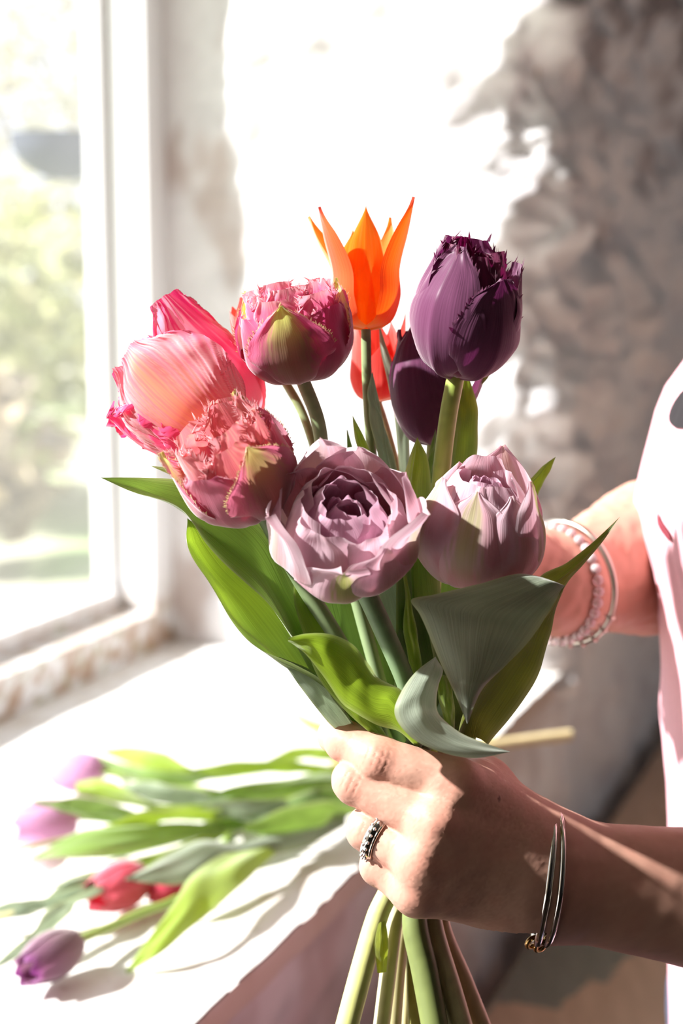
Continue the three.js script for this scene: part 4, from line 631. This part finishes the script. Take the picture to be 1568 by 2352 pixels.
  const patch = (name, px, py, ra, ry, lean, mat, label) => { const [a0, y0] = onShirt(px, py); part(name, gridGeo(32, 8, (u, v) => { const t = u * Math.PI * 2, r = v * (1 + 0.12 * Math.cos(3 * t + 1)); return shirtP(a0 + Math.cos(t) * ra * r + lean * Math.sin(t) * r, y0 + Math.sin(t) * ry * r, 0.0016); }), mat, shirt, label); };
  patch('neck_opening', 1582, 930, 0.15, 0.0125, 0, M.darkCloth, 'dark layer showing in the opening of the shirt'); patch('slit', 1528, 1212, 0.022, 0.0068, -0.05, std({ color: 0x7a2a35, roughness: 0.9 }), 'dark red slit in the shirt');
  for (const s of [1, -1]) part('sleeve', gridGeo(40, 24, (u, v) => { const A = s > 0 ? V(0.33, 1.375, -0.835) : V(0.33, 1.375, -1.065), B = s > 0 ? V(0.345, 1.13, -0.80) : V(0.335, 1.19, -1.20), c = A.clone().lerp(B, v), ax = B.clone().sub(A).normalize(), e1 = V(1, 0, 0).addScaledVector(ax, -ax.x).normalize(), e2 = ax.clone().cross(e1), a = u * Math.PI * 2, r = (0.064 + 0.004 * v) * Math.min(1, Math.sqrt(v / 0.22)) + 0.004 * v * noise3(Math.cos(a) * 2, v * 3, Math.sin(a) * 2 + s); return c.addScaledVector(e1, Math.cos(a) * r).addScaledVector(e2, Math.sin(a) * r); }, (u, v, p) => shirtCol(p.x, p.y, p.z)), M.shirt, shirt);
  // collar with a blue edge
  part('collar', gridGeo(60, 10, (u, v) => { const a = u * Math.PI * 2, y = lerp(1.27, 1.385, v), r = lerp(1, 0.62, v); return V(0.328 - Math.cos(a) * 0.122 * r, y, TZ - 0.05 + Math.sin(a) * 0.13 * r); }), M.blueCloth, shirt, 'blue-lilac collar');
  // trousers and shoes
  const leg = (s) => blend([cap(V(0.33, 0.86, TZ + 0.085 * s), V(0.335, 0.48, TZ + 0.095 * s), 0.095, 0.066), cap(V(0.335, 0.48, TZ + 0.095 * s), V(0.35, 0.09, TZ + 0.10 * s), 0.066, 0.052)], 0.03);
  part('trousers', nets(blend([leg(1), leg(-1), ell(V(0.33, 0.86, TZ), 0.12, 0.11, 0.175)], 0.04), V(0.16, 0.02, -1.2), V(0.5, 0.98, -0.7), 0.014, (x, y, z) => mix3([0.05, 0.065, 0.11], [0.07, 0.085, 0.14], 0.5 + 0.5 * noise3(x * 90, y * 90, z * 90))), std({ vertexColors: true, roughness: 0.95 }), person);
  for (const s of [1, -1]) part('shoe', nets(blend([cap(V(0.375, 0.045, TZ + 0.10 * s), V(0.19, 0.036, TZ + 0.105 * s), 0.045, 0.036), cap(V(0.36, 0.05, TZ + 0.10 * s), V(0.36, 0.11, TZ + 0.10 * s), 0.045, 0.045)], 0.02), V(0.12, -0.01, TZ + 0.1 * s - 0.07), V(0.45, 0.18, TZ + 0.1 * s + 0.07), 0.008, () => [0.16, 0.12, 0.10]), std({ vertexColors: true, roughness: 0.7 }), person);

  // ---- jewellery
  // slim silver bangles on the near wrist, joined at a small knot
  const circle = (c, n, r, rt, ell2 = 1, up = V(0, 1, 0)) => { const e1 = up.clone().addScaledVector(n, -up.dot(n)).normalize(), e2 = n.clone().cross(e1); const pts = []; for (let k = 0; k <= 48; k++) { const a = k / 48 * Math.PI * 2; pts.push(c.clone().addScaledVector(e1, Math.cos(a) * r).addScaledVector(e2, Math.sin(a) * r * ell2)); } return tube(pts, rt, null, 10, 96); };
  const wr = J(1252, 2012, -24), bang = thing('silver_bangle', 'slim double silver bangle with a knot on the wrist of the near hand', 'bangle', J(1235, 2160, -22));
  const n1 = dirCam(1, -0.13, 0.06), n2 = dirCam(1, -0.10, -0.06);
  part('band', circle(wr.clone().add(V(-0.0005, 0, 0)), n1, 0.0345, 0.0021, 0.84), M.silver, bang);
  part('band', circle(wr.clone().add(V(0.0022, -0.0003, 0)), n2, 0.0345, 0.0017, 0.84), M.silver, bang);
  const kb = J(1234, 2166, -20);
  for (const [dx, dy, r] of [[-0.0028, 0.0008, 0.0030], [0.0012, -0.0012, 0.0028], [0.0058, 0.0022, 0.0026]]) part('knot', new THREE.TorusGeometry(r, 0.0013, 10, 24).applyQuaternion(new THREE.Quaternion().setFromEuler(new THREE.Euler(0.4, 0.5, dx * 200))).translate(kb.x + dx, kb.y + dy, kb.z + 0.001), M.gold, bang);
  // ring on the ring finger
  const ra = J(968, 1978, 5), rb = J(845, 1906, -8), rc = ra.clone().lerp(rb, 0.76), rn = rb.clone().sub(ra).normalize(), rr2 = 0.0114;
  const ringT = thing('diamond_ring', 'silver ring set with small stones on the ring finger', 'ring', rc);
  part('band', circle(rc.clone().addScaledVector(rn, -0.0013), rn, rr2, 0.0009, 1), M.silver, ringT);
  part('setting', (() => { const e1 = V(0, 1, 0).addScaledVector(rn, -rn.y).normalize(), e2 = rn.clone().cross(e1); return gridGeo(80, 8, (u, v) => { const a = u * Math.PI * 2, t = (v - 0.5) * 2; return rc.clone().addScaledVector(rn, t * 0.0024 + 0.0016).addScaledVector(e1, Math.cos(a) * (rr2 + 0.0008 + 0.0010 * (1 - t * t))).addScaledVector(e2, Math.sin(a) * (rr2 + 0.0008 + 0.0010 * (1 - t * t))); }); })(), M.silver, ringT);
  { const e1 = V(0, 1, 0).addScaledVector(rn, -rn.y).normalize(), e2 = rn.clone().cross(e1), sgn = e2.z > 0 ? 1 : -1; const stone = new THREE.OctahedronGeometry(0.00095, 1); for (let k = 0; k < 13; k++) for (const row of [-0.6, 0.6]) { const a = (lerp(-10, 190, k / 12) + row * 8) * D, p = rc.clone().addScaledVector(rn, 0.0016 + row * 0.0017).addScaledVector(e1, Math.cos(a) * (rr2 + 0.0018)).addScaledVector(e2, sgn * Math.sin(a) * (rr2 + 0.0018)); part('stone', stone.clone().rotateX(k).rotateZ(k * 2 + row).translate(p.x, p.y, p.z), M.diamond, ringT); } }
  // far wrist: string of clear beads and an open silver bangle with a coiled end
  const ax = FM.clone().sub(FW).normalize(), bc = q(1278, 1338, 0.985);
  const beads = thing('bead_bracelet', 'string of clear faceted beads on the far wrist', 'bracelet', bc);
  { const n = ax.clone(), e1 = V(0, 1, 0).addScaledVector(n, -n.y).normalize(), e2 = n.clone().cross(e1), bead = new THREE.IcosahedronGeometry(0.0034, 1); for (let k = 0; k < 32; k++) { const a = k / 32 * Math.PI * 2, p = bc.clone().add(V(-0.002, -0.001, 0)).addScaledVector(e1, Math.cos(a) * 0.0350).addScaledVector(e2, Math.sin(a) * 0.033); part('bead', bead.clone().rotateX(k * 1.3).rotateY(k).translate(p.x, p.y, p.z), M.crystal, beads); } }
  const ob = thing('coiled_bangle', 'open silver bangle with wire-wrapped coils on the far wrist', 'bangle', bc);
  { const n = ax.clone().add(V(0.1, 0.05, 0)).normalize(), c = q(1298, 1338, 0.992); part('band', circle(c, n, 0.0375, 0.0021, 1), M.silverWorn, ob); const e1 = V(0, 1, 0).addScaledVector(n, -n.y).normalize(), e2 = n.clone().cross(e1); for (let k = 0; k < 6; k++) { const sg2 = e2.x > 0 ? 1 : -1, a = (115 + k * 15) * D, p = c.clone().addScaledVector(e1, Math.cos(a) * 0.0375).addScaledVector(e2, sg2 * Math.sin(a) * 0.0375), tg = e1.clone().multiplyScalar(-Math.sin(a)).addScaledVector(e2, sg2 * Math.cos(a)); const tg2 = new THREE.TorusGeometry(0.0026, 0.0010, 8, 18); tg2.applyQuaternion(new THREE.Quaternion().setFromUnitVectors(V(0, 0, 1), tg)); tg2.translate(p.x, p.y, p.z); part('coil', tg2, M.silverWorn, ob); } }
}

// ---------------------------------------------------------------- the second bunch, lying on the sill
const LYING = 'tulips lying on the window sill';
{
  const g = (p) => onSill(p[0], p[1], p[2] ?? 8);
  const L = (A, B, col, more = {}) => ({ A, B, col, map: g, wave: 2.5, bulge: 4, nu: 12, nv: 40, ...more });
  const hx = (x, y, h, z) => [x, y, h];
  const ends = [[640, 1772, 14], [770, 1762, 14], [960, 1735, 16], [1140, 1702, 18]];
  const tail = (k) => [[560 + k * 8, 1850 - k * 6, 10 + 3 * (k % 3)], [700, 1836 - k * 5, 12 + 4 * (k % 3)], [790, 1815 - k * 4, 12 + 4 * (k % 3)], [960, 1770 - k * 4, 12 + 3 * (k % 2)], [1130, 1722 - k * 5, 12 + 3 * (k % 2)]];
  const sill = (name, label, o) => tulip(name, label, LYING, { map: g, mat: o.mat ?? M.petal, r: 3.2, cTop: [0.28, 0.40, 0.09], cBot: [0.50, 0.50, 0.18], ...o });
  const along = (a, b, ha, hb) => g([...b, hb]).sub(g([...a, ha]));
  const pink = (u, v, s) => mix3(mix3(C('#e9b9a8'), C('#e2506a'), sstep(0.05, 0.5, v)), C('#ef93a4'), 0.5 * streak(u, v, s, 8));
  const lilac = (u, v, s) => mix3(C('#deb0d0'), C('#d29cc6'), streak(u, v, s, 7));
  const crimson = (u, v, s) => mix3(C('#cf1f4a'), C('#e24a6c'), streak(u, v, s, 7));
  const mut = (u, v, s) => mix3(mix3(C('#a08688'), C('#8a5a76'), sstep(0.3, 0.8, v)), C('#8a2f86'), sstep(0.75, 1, v));
  const bud = (R, H, top, col) => [...ring(3, 0.3, (phi) => ({ phi, mid: cup(R, H, top), w: [R * 0.3, R * 0.8, R, R * 0.92, R * 0.62, R * 0.06], col, ruf: 1, nu: 20, nv: 24 })), ...ring(3, 1.35, (phi) => ({ phi, mid: cup(R * 0.95, H * 0.97, top * 0.9), w: [R * 0.3, R * 0.8, R, R * 0.92, R * 0.62, R * 0.06], col, ruf: 1, nu: 20, nv: 24 }))];

  sill('red_tulip', 'coral pink closed tulip lying on the white sill', { base: g([332, 2012, 22]), stem: [[332, 2012, 22], [390, 1990, 18], [470, 1930, 12], ...tail(0)], axis: along([332, 2012], [172, 2078], 22, 24), petals: bud(18.5, 60, 11, pink),
    leaves: [L([[285, 2018, 40], [340, 1990, 42], [400, 1955, 44], [460, 1930, 44], [540, 1935, 36], [620, 1915, 30], [700, 1895, 26], [790, 1870, 20]], [[285, 2020, 38], [350, 2030, 34], [420, 2027, 32], [480, 2002, 30], [540, 1972, 26], [620, 1960, 22], [700, 1945, 18], [790, 1900, 12]], GREEN.grey),
      L([[288, 2230, 4], [345, 2150, 22], [395, 2080, 34], [440, 2012, 38], [500, 1970, 36], [570, 1945, 28], [690, 1900, 20]], [[292, 2236, 2], [362, 2198, 12], [432, 2136, 20], [500, 2082, 26], [560, 2030, 26], [622, 1968, 22], [700, 1915, 16]], GREEN.bright)] });
  sill('red_tulip', 'small crimson tulip head tucked under a leaf on the sill', { base: g([420, 2040, 16]), stem: [[420, 2040, 16], [470, 1990, 14], [520, 1930, 12], ...tail(1)], axis: along([420, 2040], [338, 2052], 16, 18), petals: bud(11, 30, 6, crimson),
    leaves: [L([[110, 2062, 26], [150, 2020, 34], [220, 1998, 36], [300, 1975, 34], [400, 1945, 30], [560, 1880, 22]], [[115, 2068, 22], [180, 2052, 24], [232, 2030, 24], [300, 2002, 24], [400, 1975, 22], [560, 1900, 16]], GREEN.grey, { col2: GREEN.bright }),
      L([[70, 1972, 30], [190, 1905, 46], [300, 1893, 46], [400, 1890, 40], [500, 1884, 34], [660, 1855, 26]], [[70, 1976, 28], [180, 1970, 34], [280, 1953, 34], [380, 1932, 32], [500, 1915, 26], [660, 1885, 18]], GREEN.leaf)] });
  sill('purple_tulip', 'closed dull purple tulip lying apart on the sill on its green stem', { base: g([178, 2160, 22]), stem: [[178, 2160, 22], [250, 2130, 18], [330, 2095, 15], [400, 2068, 14], [500, 1985, 12], ...tail(2)], axis: along([178, 2160], [24, 2252], 22, 20), petals: bud(16.5, 60, 9, mut), r: 3.4,
    leaves: [L([[445, 1862, 46], [490, 1845, 52], [560, 1838, 52], [640, 1838, 46], [700, 1822, 40], [765, 1800, 34]], [[445, 1866, 42], [520, 1877, 36], [590, 1892, 32], [660, 1872, 30], [720, 1852, 26], [772, 1832, 24]], GREEN.grey),
      L([[595, 1902, 24], [640, 1850, 40], [700, 1818, 50], [760, 1808, 46], [795, 1826, 30]], [[600, 1916, 16], [660, 1907, 20], [720, 1897, 24], [770, 1872, 24], [800, 1850, 22]], GREEN.deep)] });
  sill('lilac_tulip', 'pale lilac tulip at the head of the lying bunch', { base: g([235, 1772, 30]), stem: [[235, 1772, 30], [330, 1790, 24], [440, 1810, 20], ...tail(3)], axis: along([235, 1772], [125, 1775], 30, 24), petals: bud(19, 52, 14, lilac),
    leaves: [L([[155, 1711, 22], [225, 1733, 34], [300, 1760, 40], [375, 1770, 40], [460, 1776, 34], [540, 1755, 28], [650, 1742, 24]], [[155, 1711, 22], [230, 1758, 26], [300, 1788, 28], [375, 1802, 28], [445, 1802, 26], [515, 1772, 22], [650, 1766, 16]], GREEN.leaf),
      L([[175, 1797, 50], [235, 1788, 56], [290, 1812, 56], [360, 1842, 50], [450, 1848, 44], [530, 1838, 36], [665, 1818, 28]], [[180, 1826, 40], [250, 1838, 38], [320, 1853, 36], [400, 1870, 32], [480, 1872, 30], [560, 1852, 24], [665, 1836, 18]], GREEN.bright)] });
  sill('lilac_tulip', 'lilac tulip partly under a green leaf tip on the sill', { base: g([178, 1876, 26]), stem: [[178, 1876, 26], [280, 1882, 20], [400, 1872, 16], [500, 1860, 14], ...tail(4)], axis: along([178, 1876], [40, 1900], 26, 24), petals: bud(20, 56, 15, lilac),
    leaves: [L([[75, 1840, 54], [150, 1833, 58], [230, 1836, 56], [300, 1858, 48], [380, 1893, 34]], [[75, 1841, 52], [140, 1860, 44], [220, 1883, 36], [300, 1895, 30], [380, 1903, 26]], GREEN.leaf),
      L([[278, 1800, 44], [340, 1795, 50], [420, 1808, 48], [520, 1826, 40], [645, 1816, 34]], [[300, 1818, 36], [350, 1842, 32], [430, 1848, 30], [520, 1844, 28], [645, 1834, 22]], GREEN.grey)] });
  sill('white_tulip', 'whitish tulip bud half covered by a leaf on the sill', { base: g([150, 1962, 20]), stem: [[150, 1962, 20], [260, 1960, 16], [380, 1935, 14], [480, 1905, 12], ...tail(5)], axis: along([150, 1962], [66, 1985], 20, 20), petals: bud(10, 34, 6, (u, v, s) => mix3(C('#efe6ea'), C('#b98a9a'), 0.4 * streak(u, v, s, 6))),
    leaves: [L([[-20, 2222, 6], [60, 2150, 24], [112, 2088, 34], [175, 2056, 36], [300, 1990, 28]], [[-20, 2232, 4], [82, 2172, 14], [152, 2102, 22], [195, 2056, 24], [310, 2005, 20]], GREEN.grey),
      L([[-40, 2094, 20], [40, 2068, 30], [112, 2056, 34], [230, 2020, 28]], [[-40, 2122, 8], [60, 2106, 16], [122, 2082, 20], [235, 2035, 18]], GREEN.grey),
      L([[262, 1718, 40], [330, 1714, 46], [382, 1728, 46], [430, 1758, 40], [480, 1778, 32], [620, 1760, 24]], [[198, 1709, 34], [262, 1742, 32], [330, 1768, 32], [400, 1778, 30], [470, 1792, 26], [620, 1775, 18]], GREEN.bright),
      L([[480, 1822, 52], [560, 1800, 58], [650, 1790, 56], [730, 1776, 50], [800, 1780, 40]], [[480, 1826, 48], [560, 1834, 44], [650, 1830, 42], [730, 1815, 40], [800, 1805, 34]], GREEN.leaf),
      L([[420, 1768, 36], [500, 1752, 44], [600, 1744, 46], [700, 1752, 42], [790, 1765, 36]], [[420, 1772, 32], [500, 1782, 30], [600, 1778, 30], [700, 1778, 28], [790, 1785, 26]], GREEN.bright),
      L([[560, 1900, 40], [620, 1868, 50], [690, 1846, 52], [760, 1840, 46], [810, 1850, 34]], [[562, 1906, 34], [640, 1922, 22], [710, 1915, 18], [770, 1890, 18], [815, 1870, 18]], GREEN.leaf),
      L([[210, 1915, 44], [300, 1868, 56], [400, 1855, 56], [500, 1858, 48], [600, 1850, 38]], [[210, 1919, 40], [310, 1900, 40], [410, 1885, 38], [510, 1880, 32], [600, 1872, 26]], GREEN.bright),
      L([[600, 1752, 30], [680, 1716, 40], [765, 1716, 40], [850, 1735, 28]], [[610, 1770, 20], [690, 1746, 26], [765, 1748, 26], [850, 1755, 20]], GREEN.bright),
      L([[652, 1612, 16], [690, 1638, 26], [745, 1664, 30], [830, 1700, 24]], [[652, 1614, 14], [702, 1672, 16], [752, 1692, 18], [830, 1712, 16]], GREEN.bright)] });
  for (const [a, b, r] of [[[-30, 1966, 18], [170, 1922, 22], 2.2], [[-30, 2112, 14], [130, 2072, 22], 3.0]]) {
    const s = solo('tulip_stem', r > 2.5 ? 'thick green tulip stem among grey leaves at the sill bunch' : 'thin tan tulip stem under the lilac tulips', 'stem', stemGeo([a, [(a[0] + b[0]) / 2, (a[1] + b[1]) / 2, (a[2] + b[2]) / 2 + 3], b, [(b[0] + 420), b[1] - 120, 12]].map(g), r, [0.40, 0.38, 0.18], [0.30, 0.38, 0.10], 40), M.stem, LYING);
  }
  solo('tulip_stem', 'cut pale yellow tulip stem jutting out over the sill edge', 'stem', stemGeo([[760, 1760, 16], [1000, 1728, 20], [1310, 1688, 22]].map(g), 4.2, [0.62, 0.52, 0.26], [0.66, 0.54, 0.30], 50), M.stem, LYING);
}
renderer.render(scene, camera);
